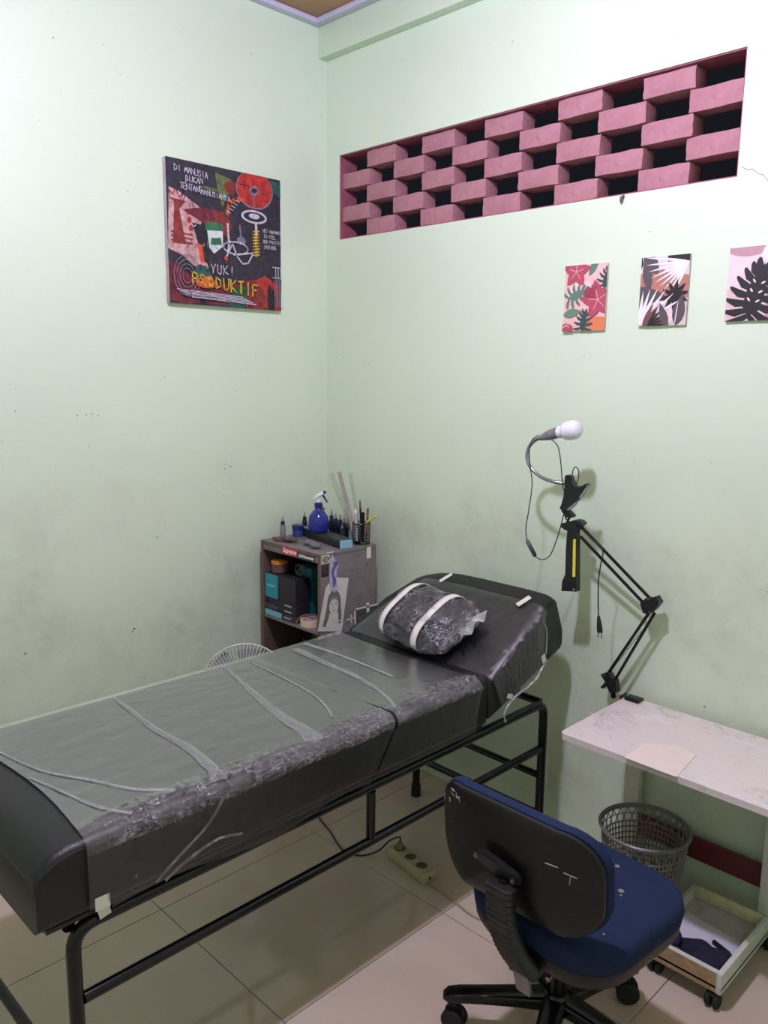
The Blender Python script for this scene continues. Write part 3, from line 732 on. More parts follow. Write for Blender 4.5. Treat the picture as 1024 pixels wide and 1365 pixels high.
# headrest film
def hf(u, v):
    x0 = .69+.10*v**1.2; top = 1.292-x0; drop = (.128+.045*v+.006*sin(v*17)+.005*sin(v*41)); tot = top+drop; s = u*tot
    y, z = headtop(min(x0+s, 1.29), v); nrm = Vector((0, -.54, .84))
    wr = .004*(vnoise(s*40, v*9)+.5*vnoise(s*90, v*40)-.6)
    g = .006+max(0, wr)*.7; side = s-top
    if side < 0:
        x = x0+s; k = max(0, 1-(top-s)/.02); z -= .004*k*k
        return Vector((x, y, z))+nrm*g*(1-.2*k)
    return Vector((1.2945+.005*abs(vnoise(side*60, v*22))+.004*vnoise(v*60, 3), y+side*(.45-.5*v), z-side))
fC = film_obj('plastic_film', 'clear plastic film taped over the sloping black headrest', hf, 90, 50, film_mat('headrest_film', .02, (4, 10, 4), bumpk=.35, gl=.05, rough=.15), (.98, -.35, .8))
def tape(parent, c, w, l, nrm, rot, name='tape_strip'):
    nrm = Vector(nrm).normalized(); a = nrm.cross(Vector((0, 1, 0))).normalized() if abs(nrm.y) < .95 else Vector((1, 0, 0)); b = nrm.cross(a)
    A = a*cos(rot)+b*sin(rot); B = nrm.cross(A); c = Vector(c); bm = bmesh.new()
    q = [c+A*sx*l/2+B*sy*w/2 for sx, sy in ((-1, -1), (1, -1), (1.05, 1), (-.95, 1))]
    lo_ = [bm.verts.new(p) for p in q]; hi = [bm.verts.new(p+nrm*.0006) for p in q]
    bm.faces.new(lo_[::-1]); bm.faces.new(hi)
    for k in range(4): bm.faces.new((lo_[k], lo_[(k+1) % 4], hi[(k+1) % 4], hi[k]))
    return obj(name, bm, M_tape, parent, smooth=False)
sl = (0, -.54, .84)
tape(fC, (.885, -.2215, .903), .014, .05, sl, pi/2-.45); tape(fC, (1.222, -.236, .8935), .018, .05, sl, pi/2-.45)
tape(fC, tuple(P(725, 878, 0, 1.302)), .02, .028, (1, 0, 0), .4); tape(fC, tuple(P(680, 928, 0, 1.302)), .014, .028, (1, 0, 0), 1.2)
tape(fA, tuple(P(137, 1203, 0, 1.2925)), .03, .028, (1, 0, 0), 0); tape(fA, tuple(P(139, 1214, 0, 1.288)), .024, .026, (1, 0, 0), .2)
bm = bmesh.new()
tube(bm, spline([P(x, y, 0, 1.30) for x, y in ((729, 880), (722, 892), (715, 905), (708, 912), (700, 919), (692, 924), (684, 932), (676, 943), (672, 953), (674, 962))], 3), [.002+.003*hsh(i, 4) for i in range(28)], 5)
tube(bm, spline([P(x, y, 0, 1.298) for x, y in ((724, 826), (729, 840), (729, 855), (728, 872))], 3), [.002]*10, 5)
obj('hem', bm, M_film_fold, fC)

# ---------------------------------------------------------------- pillow
def pillow():
    cx, cy = .975, -.395; cz = .732+(cy+.478)*.643
    r = empty('pillow', (cx, cy, cz), 'small black pillow wrapped in crinkled plastic with two cream straps', 'pillow')
    rx = Matrix.Rotation(radians(32.7), 4, 'X'); rz = Matrix.Rotation(radians(-6), 4, 'Z'); Mx = Matrix.Translation((cx, cy, cz)) @ rx @ rz
    A, B, T_ = .165, .112, .052
    def surf(th, ph, g=0, wr=1):
        # superellipse pillow; th 0..2pi around, ph -1..1 from bottom to top
        e_ = .55; c_, s_ = cos(th), sin(th)
        k = (1-abs(ph)**2.2)**.5 if abs(ph) < 1 else 0
        sx = math.copysign(abs(c_)**e_, c_); sy = math.copysign(abs(s_)**e_, s_)
        x = A*sx*(.18+.82*k)*1.0; y = B*sy*(.18+.82*k)
        if abs(ph) >= .999: x = y = 0
        h = T_*ph*(1-.55*(abs(x)/A)**3)*(1-.55*(abs(y)/B)**3)
        w = wr*.006*(vnoise(x*32+3+ph, y*32+ph*2)+.7*vnoise(x*75, y*75+ph*3)-.8)
        if g: w += .0055*(1-abs(2*vnoise(x*55+y*20+4, y*60+ph*2)-1))**3+.0035*(1-abs(2*vnoise(x*120-y*50, y*110+x*40)-1))**2-.001
        rr = 1+(w+g)/.1
        return Mx @ Vector((x*rr, y*rr, T_*.78+h*(1+(w+g)/T_)))
    def body(g, wr, nu=64, nv=28):
        bm = bmesh.new(); rows = []
        for j in range(1, nv):
            ph = -cos(pi*j/nv); rows.append([bm.verts.new(surf(2*pi*i/nu, ph, g, wr)) for i in range(nu)])
        for j in range(len(rows)-1):
            for i in range(nu): bm.faces.new((rows[j][i], rows[j][(i+1) % nu], rows[j+1][(i+1) % nu], rows[j+1][i]))
        lo_ = bm.verts.new(sum((v.co for v in rows[0]), Vector())/nu); hi = bm.verts.new(sum((v.co for v in rows[-1]), Vector())/nu)
        for i in range(nu):
            bm.faces.new((rows[0][(i+1) % nu], rows[0][i], lo_)); bm.faces.new((rows[-1][i], rows[-1][(i+1) % nu], hi))
        return bm
    obj('cushion', body(0, .6), mat('dark_fabric', (30, 30, 34), .6, bump=.4), r)
    obj('plastic_cover', body(.004, 1.0, 220, 90), film_mat('crinkled_wrap', .012, (7, 7, 7), bumpk=1.0, gl=.1, rough=.14, crease=.75, scale=9, fk=1.0, ridged=True), r)
    # flared end of the wrap
    bm = bmesh.new()
    grid(bm, lambda u, v: Mx @ Vector((A*.9+.012+.045*u, -.01+(v-.5)*(.07+.06*u)+.035*1, T_*1.0+.012*sin(v*14)*u+.01*u+.004*vnoise(u*20, v*30))), 8, 24)
    obj('wrap_end', bm, M_film_fold, r)
    for xb in (-.105, .058):
        bm = bmesh.new(); n = 40; ring = []
        hw = .0125
        for i in range(n):
            a = 2*pi*i/n; yy = cos(a); zz = sin(a)
            def pt(x):
                kx = 1-.30*(abs(x)/A)**4
                y = (B*1.0+.004)*kx*math.copysign(abs(yy)**.62, yy); z = (T_*.80+.009)*kx*math.copysign(abs(zz)**.9, zz)*(1-.25*abs(yy)**3)
                return Mx @ Vector((x+.006*yy, y, T_*.78+z*1.12))
            ring.append((bm.verts.new(pt(xb-hw)), bm.verts.new(pt(xb+hw))))
        for i in range(n):
            a, b = ring[i], ring[(i+1) % n]; bm.faces.new((a[0], a[1], b[1], b[0]))
        o = obj('strap', bm, M_cream, r); sm = o.modifiers.new('s', 'SOLIDIFY'); sm.thickness = .0025; sm.offset = 1
pillow()

# ---------------------------------------------------------------- corner cabinet
CX0, CX1, CY0, CY1, CZ = .051, .417, -.393, -.103, .93
M_lam = mat('grey_laminate', (112, 106, 104), .55, var=.12, scale=18, bump=.1)
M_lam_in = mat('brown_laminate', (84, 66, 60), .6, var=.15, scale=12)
M_edge = mat('chipboard_edge', (104, 84, 66), .7, scale=60)
cab = empty('corner_cabinet', ((CX0+CX1)/2, (CY0+CY1)/2, 0), 'worn grey laminate open cabinet standing in the room corner', 'cabinet')
obj('top_panel', box(CX0, CX1, CY0, CY1, CZ-.014, CZ, bev=.001), M_lam, cab)
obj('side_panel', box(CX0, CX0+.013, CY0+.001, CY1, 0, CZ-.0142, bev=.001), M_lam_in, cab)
obj('side_panel', box(CX1-.013, CX1, CY0+.001, CY1, 0, CZ-.0142, bev=.001), M_lam, cab)
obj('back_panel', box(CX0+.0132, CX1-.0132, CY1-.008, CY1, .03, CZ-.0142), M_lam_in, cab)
obj('apron', box(CX0+.0132, CX1-.0132, CY0, CY0+.013, CZ-.036, CZ-.0142, bev=.001), M_lam, cab)
for z in (.625, .32, .05): obj('shelf', box(CX0+.0132, CX1-.0132, CY0+.002, CY1-.0082, z-.012, z, bev=.001), M_lam, cab)
for bxy in ((CX0+.0002, CX0+.0128, CY0-.0012, CY0+.0008, .0, CZ-.0143), (CX1-.0128, CX1-.0002, CY0-.0012, CY0+.0008, 0, CZ-.0143), (CX0, CX1, CY0-.0015, CY0-.0002, CZ-.0135, CZ-.0005)):
    obj('edge_strip', box(*bxy), M_edge, cab, smooth=False)
# stickers
def text_mesh(body, size, shear=0, off=0, name='lettering'):
    c = bpy.data.curves.new(name, 'FONT'); c.body = body; c.size = size; c.align_x = 'CENTER'; c.align_y = 'CENTER'; c.shear = shear; c.offset = off; c.extrude = .0002; c.resolution_u = 3
    t = bpy.data.objects.new(name, c); COL.objects.link(t); dg = bpy.context.evaluated_depsgraph_get(); me = bpy.data.meshes.new_from_object(t.evaluated_get(dg)); bpy.data.objects.remove(t); return me
def place_text(body, size, M_, mt, parent, shear=0, off=0, fitw=None):
    me = text_mesh(body, size, shear, off); me.materials.clear()
    if fitw:
        xs2 = [v.co.x for v in me.vertices]; k = fitw/(max(xs2)-min(xs2)); me.transform(Matrix.Scale(k, 4, (1, 0, 0)))
    me.transform(M_); return link('lettering', me, mt, parent)
FR = Matrix(((1, 0, 0, 0), (0, 0, -1, 0), (0, 1, 0, 0), (0, 0, 0, 1)))   # text facing -y
SD = Matrix(((0, 0, 1, 0), (1, 0, 0, 0), (0, 1, 0, 0), (0, 0, 0, 1)))    # text facing +x
M_red = mat('sticker_red', (196, 50, 48), .4, var=.03); M_lw = mat('sticker_white', (228, 226, 226), .4, var=.02); M_lk = mat('sticker_black', (28, 28, 30), .4)
st = obj('sticker', box(.190, .284, CY0-.0026, CY0-.0016, .898, .928), M_red, cab, smooth=False); st['label'] = 'red box sticker with white lettering'
place_text('Supreme', .028, Matrix.Translation((.237, CY0-.0029, .913)) @ FR, M_lw, st, .3, .0008, .084)
st = obj('sticker', box(.290, .388, CY0-.0026, CY0-.0016, .898, .918), M_lk, cab, smooth=False); st['label'] = 'black sticker with white outlined lettering'
place_text('Junkinhannemey', .019, Matrix.Translation((.339, CY0-.0029, .908)) @ FR, M_lw, st, .1, .0005, .09)
st = obj('sticker', box(CX1+.0002, CX1+.0008, CY0+.006, CY0+.046, .893, .925), mat('sticker_cream', (206, 198, 172), .5), cab, smooth=False); st['label'] = 'cream sticker with black round emblem'
bm = bmesh.new(); cc = Vector((CX1+.0012, CY0+.026, .909))
tube(bm, [cc+Vector((0, .013*cos(t*pi/8), .010*sin(t*pi/8))) for t in range(17)], .0016, 5)
tube(bm, [cc+Vector((0, -.017, -.002)), cc+Vector((0, .017, .002))], .0014, 5); tube(bm, [cc+Vector((0, 0, -.010)), cc+Vector((0, 0, .010))], .0014, 5)
obj('emblem', bm, M_lk, st)
st = obj('sticker', box(CX1+.0002, CX1+.0008, CY0+.004, CY0+.040, .842, .888), mat('sticker_dark', (52, 50, 52), .4, scale=90, var=.6), cab, smooth=False); st['label'] = 'dark photo sticker'
for (y, z) in ((-.23, .845), (-.155, .855), (-.2, .90)):
    obj('knot_mark', box(CX1+.0001, CX1+.0004, y-.004, y+.004, z-.002, z+.002), mat('knot', (60, 52, 48), .8), cab, smooth=False)
# sheets taped to the cabinet side
def sheet(name, outline, label, cat, mt, x=CX1+.0022, th=.0005):
    c = sum((Vector(p) for p in outline), Vector((0, 0)))/len(outline)
    r = empty(name, (x, c.x, c.y), label, cat); bm = bmesh.new()
    prism(bm, outline, lambda u, v, t: Vector((x+t, u, v)), 0, th); obj('paper', bm, mt, r, smooth=False); return r
M_paper = mat('drawing_paper', (206, 204, 194), .8, var=.04); M_pen = mat('pencil_grey', (128, 126, 124), .85, var=.2, scale=120); M_pen2 = mat('pencil_dark', (104, 102, 100), .85, var=.2, scale=120)
yy = CY0+.0; 
r = sheet('portrait_drawing', [(-.408, .638), (-.287, .612), (-.252, .818), (-.330, .834), (-.368, .80)], 'pencil portrait of a long haired woman taped to the cabinet side', 'drawing', M_paper)
pr_ = Print(lambda u, v, k: Vector((CX1+.0029+k, -.405+u, .62+v)), .15, .2)
def E_(cu, cv, a, b, m, rot=0): pr_.ell(cu, cv, a, b, m, rot)
E_(.078, .115, .034, .048, M_pen2); pr_.poly([(.046, .12), (.03, .06), (.02, .03), (.035, .028), (.052, .06), (.058, .1)], M_pen2); pr_.poly([(.11, .12), (.116, .06), (.112, .025), (.098, .03), (.1, .06), (.098, .1)], M_pen2)
E_(.077, .102, .023, .034, M_paper); pr_.poly([(.066, .08), (.066, .055), (.045, .04), (.11, .035), (.09, .055), (.089, .08)], M_paper)
pr_.poly([(.056, .115), (.06, .138), (.078, .14), (.08, .128), (.068, .125)], M_pen); pr_.poly([(.1, .115), (.095, .138), (.078, .14), (.08, .128), (.09, .125)], M_pen)
for u in (.067, .088): E_(u, .108, .0045, .0022, M_pen2); pr_.line([(u-.006, .114), (u+.006, .1145)], .0016, M_pen)
pr_.line([(.078, .105), (.0755, .093), (.081, .092)], .0013, M_pen); E_(.078, .083, .006, .0022, M_pen)
pr_.line([(.06, .05), (.09, .046)], .001, M_pen); pr_.line([(.04, .04), (.03, .02)], .001, M_pen)
pr_.done('pencil_portrait', r)
r = sheet('purple_stencil_sheet', [(-.349, .905), (-.338, .925), (-.325, .905), (-.303, .875), (-.315, .862), (-.316, .82), (-.308, .795), (-.326, .772), (-.345, .79), (-.352, .83)], 'narrow translucent sheet with a purple stencil sketch hanging above the portrait drawing', 'stencil', mat('stencil_paper', (176, 172, 186), .6, var=.05), x=CX1+.0048)
pr_ = Print(lambda u, v, k: Vector((CX1+.0055+k, -.352+u, .77+v)), .06, .16); pu = mat('purple_ink', (98, 86, 150), .7, var=.3, scale=150)
for k in range(30):
    t = k/30; pr_.ell(.02+.006*sin(t*9)+random.uniform(-.004, .004), .03+.095*t, .0035+.003*hsh(k, 7), .006, pu, n=7)
pr_.ell(.033, .115, .008, .009, pu); pr_.done('stencil_sketch', r)
# white paper cut-outs lower on the side
def flatpoly(name, polys, label, cat, mt, x):
    r = None; bm = bmesh.new()
    for q in polys: prism(bm, q, lambda u, v, t: Vector((x+t, u, v)), 0, .0006)
    c = polys[0][0]; o = obj(name, bm, mt, None, at=(x, c[0], c[1]), smooth=False); tag(o, label, cat); return o
def bar(a, b, w):
    d_ = Vector((b[0]-a[0], b[1]-a[1])).normalized(); n_ = Vector((-d_.y, d_.x))*w/2
    return [(a[0]+n_.x, a[1]+n_.y), (a[0]-n_.x, a[1]-n_.y), (b[0]-n_.x, b[1]-n_.y), (b[0]+n_.x, b[1]+n_.y)]
flatpoly('paper_strips', [bar((-.222, .685), (-.09, .682), .007), bar((-.219, .688), (-.213, .56), .007), bar((-.262, .652), (-.222, .652), .006), bar((-.238, .668), (-.236, .635), .006), bar((-.15, .70), (-.147, .66), .014)], 'white paper strips taped in a corner shape on the cabinet side', 'paper', M_paper, CX1+.0022)
r = sheet('small_portrait_print', [(-.285, .56), (-.285, .64), (-.268, .664), (-.244, .66), (-.226, .625), (-.222, .56)], 'small grey portrait print below the white paper strips', 'drawing', mat('portrait_grey', (118, 116, 114), .8, var=.35, scale=70), x=CX1+.0008, th=.0005)
r = sheet('dark_photo_print', [(-.208, .56), (-.208, .676), (-.1, .674), (-.1, .56)], 'dark photo print inside the white paper corner', 'drawing', mat('photo_dark', (70, 68, 68), .6, var=.5, scale=60), x=CX1+.0008, th=.0005)
flatpoly('lettered_cutout', [bar((-.405, .605), (-.29, .607), .02), bar((-.37, .615), (-.355, .575), .01), bar((-.33, .615), (-.325, .57), .012), bar((-.41, .585), (-.35, .6), .008), bar((-.405, .56), (-.3, .565), .02)], 'white paper cut-out lettering below the portrait drawing', 'paper', M_paper, CX1+.0022)
o = obj('tape_strip', box(CX1+.0002, CX1+.0008, -.155, -.132, .878, .924), M_tape, cab, smooth=False)
obj('tape_strip', box(CX1-.005, CX1+.0012, -.36, -.325, .9302, .9312), M_tape, cab, smooth=False)

# ---- on the cabinet top
ZT = CZ+.0003
# flat black box with turquoise end
r = empty('flat_box', (.2, -.2, ZT), 'long flat black box with a turquoise end under the blue spray bottle', 'box')
A_, B_ = Vector((.062, -.212, 0)), Vector((.394, -.276, 0)); dr = (B_-A_).normalized(); nr = Vector((-dr.y, dr.x, 0)); L_ = (B_-A_).length
Mb = Matrix(((dr.x, nr.x, 0, A_.x), (dr.y, nr.y, 0, A_.y), (0, 0, 1, ZT), (0, 0, 0, 1)))
A_ = A_
obj('box_body', box(0, L_, 0, .058, 0, .034, bev=.0012, M=Mb), mat('black_card', (34, 38, 40), .5), r)
obj('box_end', box(L_, L_+.0015, .001, .057, .001, .033, M=Mb), mat('turquoise_card', (128, 182, 190), .5, var=.04), r, smooth=False)
obj('box_label', box(.02, .16, .008, .05, .0342, .0346, M=Mb), mat('label_grey', (120, 124, 124), .5), r, smooth=False)
ZB = ZT+.0350
# spray bottle
sx, sy = .206, -.222
r = empty('spray_bottle', (sx, sy, ZB), 'blue translucent spray bottle with a white and navy trigger head', 'bottle')
M_blue = mat('blue_bottle', (38, 48, 140), .18, 0, .6, var=.15, scale=40, Transmission_Weight=.25)
bm = bmesh.new(); lathe(bm, [(.029, 0), (.0385, .004), (.041, .012), (.041, .046), (.038, .062), (.026, .079), (.0165, .088), (.015, .092), (.015, .099)], (sx, sy, ZB), 24); obj('bottle_body', bm, M_blue, r)
bm = bmesh.new(); lathe(bm, [(.016, .0992), (.017, .101), (.0165, .115), (.009, .119)], (sx, sy, ZB), 18); obj('collar', bm, mat('navy_plastic', (30, 36, 96), .3), r)
dh = Vector((.72, .69, 0)).normalized()   # nozzle points to the right in the picture
def spz(a, z): return Vector((sx, sy, ZB+z))+dh*a
bm = bmesh.new(); tube(bm, [spz(0, .119), spz(0, .132)], .0085, 12)
tube(bm, [spz(-.018, .131), spz(-.010, .139), spz(.008, .15), spz(.02, .157)], [.004, .0075, .0085, .008], 10); obj('spray_head', bm, M_white_pl, r)
bm = bmesh.new(); tube(bm, [spz(.0205, .1575), spz(.029, .161)], .006, 10); tube(bm, [spz(.018, .1475), spz(.022, .14), spz(.030, .127), spz(.036, .118)], [.004, .0045, .0035, .003], 8); obj('trigger', bm, mat('navy_plastic', (30, 36, 96), .3), r)
# dropper and ink bottles
def ink(x, y, z, rb, hb, col, capc, label, capm=None, clear=False, grp=None):
    r = empty('ink_bottle', (x, y, z), label, 'bottle', grp)
    m1 = mat('ink_%d_%d_%d' % col, col, .25, Transmission_Weight=.3 if clear else 0)
    bm = bmesh.new(); lathe(bm, [(rb*.95, 0), (rb, .002), (rb, hb*.72), (rb*.95, hb*.8), (rb*.55, hb*.86)], (x, y, z), 14); obj('bottle_body', bm, m1, r)
    bm = bmesh.new(); lathe(bm, [(rb*.75, hb*.861), (rb*.75, hb*1.06), (rb*.45, hb*1.1)], (x, y, z), 12); obj('cap', bm, mat('cap_%d_%d_%d' % capc, capc, .4), r)
    bm = bmesh.new(); lathe(bm, [(rb*.42, hb*1.101), (rb*.25, hb*1.3), (rb*.12, hb*1.42)], (x, y, z), 10); obj('nozzle', bm, mat('nozzle_grey', (120, 122, 124), .4), r)
    return r
ink(.073, -.300, ZT, .0115, .062, (150, 150, 148), (40, 40, 42), 'clear dropper bottle with a black cap at the left end of the cabinet top', clear=True)
r = empty('blue_jar', (.092, -.236, ZT), 'squat dark blue jar beside the clear dropper bottle', 'jar')
bm = bmesh.new(); lathe(bm, [(.022, 0), (.023, .003), (.023, .028), (.021, .03)], (.092, -.236, ZT), 20); obj('jar_body', bm, mat('blue_glass', (52, 70, 128), .2), r)
bm = bmesh.new(); lathe(bm, [(.0245, .0302), (.0245, .045), (.022, .047)], (.092, -.236, ZT), 20); obj('lid', bm, mat('navy_lid', (26, 40, 92), .4), r)
ink(.042, -.16, ZT, .011, .060, (40, 40, 46), (30, 30, 34), 'black ink bottle just right of the blue jar')
for k, (x, y) in enumerate(((.066, -.135), (.092, -.128))):
    ink(x, y, ZT, .0125, .066, (128, 122, 70), (120, 116, 84), 'tall olive ink bottle behind the flat black box, %s' % ('left one' if k == 0 else 'right one'))
r = empty('glass_stopper_bottle', (.10, -.123, ZT), 'slim clear perfume bottle with a silver stopper left of the spray bottle', 'bottle')
r.location = (.118, -.124, ZT); r['_wp'] = (.118, -.124, ZT)
bm = bmesh.new(); lathe(bm, [(.010, 0), (.0105, .062), (.006, .07), (.006, .08)], (.118, -.124, ZT), 12); obj('bottle_body', bm, mat('pale_glass', (160, 160, 130), .15, Transmission_Weight=.4), r)
bm = bmesh.new(); lathe(bm, [(.006, .0802), (.007, .1), (.011, .104), (.011, .112)], (.118, -.124, ZT), 12); obj('stopper', bm, M_chrome, r)
inks = [(.166, -.118, .088, (30, 30, 44), 'dark ink bottle half hidden right behind the spray bottle'), (.192, -.117, .078, (26, 26, 34), 'black ink bottle, first to the right of the spray bottle'),
        (.218, -.116, .076, (22, 24, 34), 'black ink bottle, second to the right of the spray bottle'), (.244, -.117, .066, (30, 46, 44), 'dark green ink bottle with a pale collar behind the flat box'),
        (.272, -.118, .074, (26, 26, 34), 'black ink bottle left of the lavender bottle'), (.262, -.145, .050, (32, 56, 50), 'short green ink bottle in front of the black ones'),
        (.300, -.128, .064, (160, 156, 200), 'pale lavender ink bottle near the pen cup'), (.322, -.114, .068, (24, 24, 30), 'black ink bottle touching the pen cup')]
for x, y, h, c, lb in inks: ink(x, y, ZT, .0118, h*.86, c, (36, 38, 60) if c[2] < 100 else (60, 60, 70), lb)
# white ruler-like stick and clear cap bits
# pen cup (wire mesh)
pcx, pcy = .372, -.142
r = empty('pen_cup', (pcx, pcy, ZT), 'black wire mesh pen cup at the right end of the cabinet top', 'cup')
bm = bmesh.new(); R_ = .033
for k in range(22):
    a = 2*pi*k/22; tube(bm, [(pcx+R_*cos(a), pcy+R_*sin(a), ZT+.002), (pcx+R_*1.06*cos(a), pcy+R_*1.06*sin(a), ZT+.082)], .0009, 4)
for j in range(8):
    z = ZT+.004+.0108*j; rr = R_*(1+.06*j/8); tube(bm, [(pcx+rr*cos(2*pi*k/24), pcy+rr*sin(2*pi*k/24), z) for k in range(25)], .0009, 4, cap=False)
tube(bm, [(pcx+R_*1.06*cos(2*pi*k/24), pcy+R_*1.06*sin(2*pi*k/24), ZT+.083) for k in range(25)], .002, 6, cap=False)
obj('wire_mesh', bm, M_black_metal, r)
bm = bmesh.new(); lathe(bm, [(R_, 0), (R_, .002)], (pcx, pcy, ZT), 24); obj('cup_base', bm, M_black_metal, r)
def stick(name, base, top, w, th, mt, label, cat, rnd=False, tip=None):
    base, top = Vector(base), Vector(top); r = empty(name, tuple(base), label, cat); d_ = (top-base).normalized()
    side = d_.cross(Vector((-.7, .7, 0))).normalized(); nn = d_.cross(side)
    bm = bmesh.new()
    if rnd: tube(bm, [base, top], w/2, 10)
    else:
        q = [base+side*w/2, base-side*w/2, top-side*w/2, top+side*w/2]; lo_ = [bm.verts.new(p) for p in q]; hi = [bm.verts.new(p+nn*th) for p in q]
        bm.faces.new(lo_); bm.faces.new(hi[::-1])
        for k in range(4): bm.faces.new((lo_[k], lo_[(k+1) % 4], hi[(k+1) % 4], hi[k]))
    obj('shaft', bm, mt, r)
    if tip:
        bm = bmesh.new()
        if rnd: tube(bm, [top, top+d_*tip[0]], [w*.62, w*.35], 10)
        else:
            n_ = 12
            for k in range(n_):
                c = base+(top-base)*((k+1)/(n_+1))-nn*.0006+side*(w*.32); tube(bm, [c-side*w*.12, c+side*w*.12], .0005, 4)
        obj('tip' if rnd else 'scale_marks', bm, tip[1], r)
    return r
M_clear = mat('clear_acrylic', (176, 188, 172), .12, Transmission_Weight=.75, Alpha=.38)
zc = ZT+.012
tp = lambda px, py: P(330+px*.1953, 610+py*.1953, 1, -.175)
stick('ruler', (.352, -.150, zc), tp(625, 98), .017, .0015, mat('steel_ruler', (150, 142, 132), .4, .1), 'grey metal ruler, middle of the three rulers in the pen cup', 'ruler', tip=(0, M_lk))
stick('ruler', (.345, -.142, zc), tp(572, 108), .022, .0015, M_clear, 'clear plastic ruler leaning furthest left from the pen cup', 'ruler', tip=(0, M_lk))
stick('ruler', (.364, -.135, zc), tp(700, 105), .013, .0015, M_clear, 'clear plastic ruler with black marks, rightmost of the three rulers', 'ruler', tip=(0, M_lk))
stick('paint_brush', (.380, -.146, zc), tp(770, 340), .008, 0, mat('brush_black', (30, 28, 28), .5), 'black brush with an orange wooden tip standing in the pen cup', 'brush', True, (.03, mat('orange_wood', (150, 100, 56), .6)))
stick('wooden_stick', (.388, -.130, zc), tp(822, 345), .009, .004, mat('stick_wood', (142, 112, 74), .7), 'flat wooden stick in the pen cup', 'stick')
stick('marker', (.366, -.160, zc), tp(738, 375), .011, 0, mat('pale_marker', (196, 196, 196), .4), 'white capped marker at the front of the pen cup', 'pen', True, (.012, M_lw))
stick('yellow_pen', tp(815, 440), tp(872, 402), .008, 0, mat('pen_yellow', (206, 206, 70), .5), 'yellow pen lying across the top of the pen cup', 'pen', True, (.01, M_yellow))
stick('knife', (.392, -.152, zc), tp(790, 372), .012, .004, mat('knife_black', (24, 24, 26), .4), 'black handled craft knife in the pen cup', 'knife')
# translucent set square
r = empty('set_square', (.26, -.106, ZT), 'clear plastic set square leaning behind the ink bottles', 'ruler')
q = [(.205, ZT+.03), (.318, ZT+.02), (.225, ZT+.125)]; bm = bmesh.new(); prism(bm, q, lambda u, v, t: Vector((u, -.098+t, v)), 0, .0015); obj('square', bm, M_clear, r, smooth=False)
# leather wallet, grey stones
r = empty('leather_wallet', (.12, -.335, ZT), 'brown leather wallet folded on the cabinet top', 'wallet')
M_brown = leather('brown_leather', (82, 58, 52), (100, 72, 62), .5)
bm = bmesh.new(); prism(bm, [(.068, -.352), (.085, -.312), (.150, -.306), (.165, -.336), (.125, -.372)], lambda u, v, t: Vector((u, v, ZT+t)), 0, .008); bmesh.ops.bevel(bm, geom=bm.edges[:], offset=.002, segments=2, affect='EDGES'); obj('wallet_body', bm, M_brown, r)
bm = bmesh.new(); prism(bm, [(.128, -.352), (.135, -.318), (.188, -.312), (.205, -.335), (.168, -.358)], lambda u, v, t: Vector((u, v, ZT+.0085+t)), 0, .006); bmesh.ops.bevel(bm, geom=bm.edges[:], offset=.002, segments=2, affect='EDGES'); obj('flap', bm, M_brown, r)
bm = bmesh.new(); lathe(bm, [(.006, 0), (.005, .003), (.002, .004)], (.150, -.338, ZT+.0146), 12); obj('snap', bm, M_steel, r)
def stone(x, y, a, b, rot, label):
    bm = bmesh.new(); bmesh.ops.create_icosphere(bm, subdivisions=3, radius=1)
    for v in bm.verts:
        p = v.co; k = 1+.08*(vnoise(p.x*3+x*99, p.y*3)-.5); c_, s_ = cos(rot), sin(rot); X, Y = p.x*a*k, p.y*b*k
        v.co = Vector((x+X*c_-Y*s_, y+X*s_+Y*c_, ZT+.0125+p.z*.012))
    tag(obj('pebble', bm, mat('grey_pebble', (104, 104, 104), .5, scale=80, var=.3), None, at=(x, y, ZT)), label, 'stone')
stone(.268, -.322, .026, .017, .3, 'smooth grey pebble on the cabinet top, the left one'); stone(.325, -.338, .026, .016, .2, 'smooth grey pebble on the cabinet top, the right one by the edge')
# ---- in the upper compartment
ZS = .6253
def sbox(x0, x1, y0, y1, z0, z1, c1, c2, label, frac=0):
    r = empty('product_box', ((x0+x1)/2, (y0+y1)/2, z0), label, 'box')
    obj('carton', box(x0, x1, y0, y1, z0, z1, bev=.001), mat('card_%d_%d_%d' % c1, c1, .5, var=.05), r)
    if c2: obj('front_label', box(x0+.002, x0+(x1-x0)*frac, y0-.0009, y0-.0002, z0+.002, z1-.002), mat('card_%d_%d_%d' % c2, c2, .5, var=.05), r, smooth=False)
    return r
TQ = (38, 140, 148); BK = (34, 30, 38)
b1 = sbox(.066, .265, -.389, -.315, ZS, ZS+.026, (48, 42, 46), (110, 176, 186), 'flat box with a light blue left end, bottom of the box stack', .55)
b2 = sbox(.066, .262, -.386, -.315, ZS+.0265, ZS+.05, BK, (60, 66, 72), 'flat dark box, second from the bottom of the stack', .4)
b3 = sbox(.066, .262, -.386, -.315, ZS+.0505, ZS+.074, BK, None, 'flat black box just under the turquoise fronted box')
b4 = sbox(.068, .262, -.388, -.315, ZS+.0745, ZS+.175, BK, TQ, 'black box with a turquoise left front, on top of the stack', .43)
place_text('MAGNUM', .012, Matrix.Translation((.108, -.3892, ZS+.125)) @ FR, mat('pale_ink', (150, 210, 214), .5), b4, 0, .0003, .05)
for (z, bb) in ((ZS+.013, b1), (ZS+.038, b2), (ZS+.062, b3)):
    obj('label_stripe', box(.19, .235, (-.3902 if bb is b1 else -.3870), (-.3892 if bb is b1 else -.3862), z-.003, z+.003), mat('silver_print', (150, 146, 156), .4), bb, smooth=False)
sbox(.17, .255, -.30, -.18, ZS, ZS+.205, (24, 96, 96), None, 'tall dark teal box standing beside the box stack')
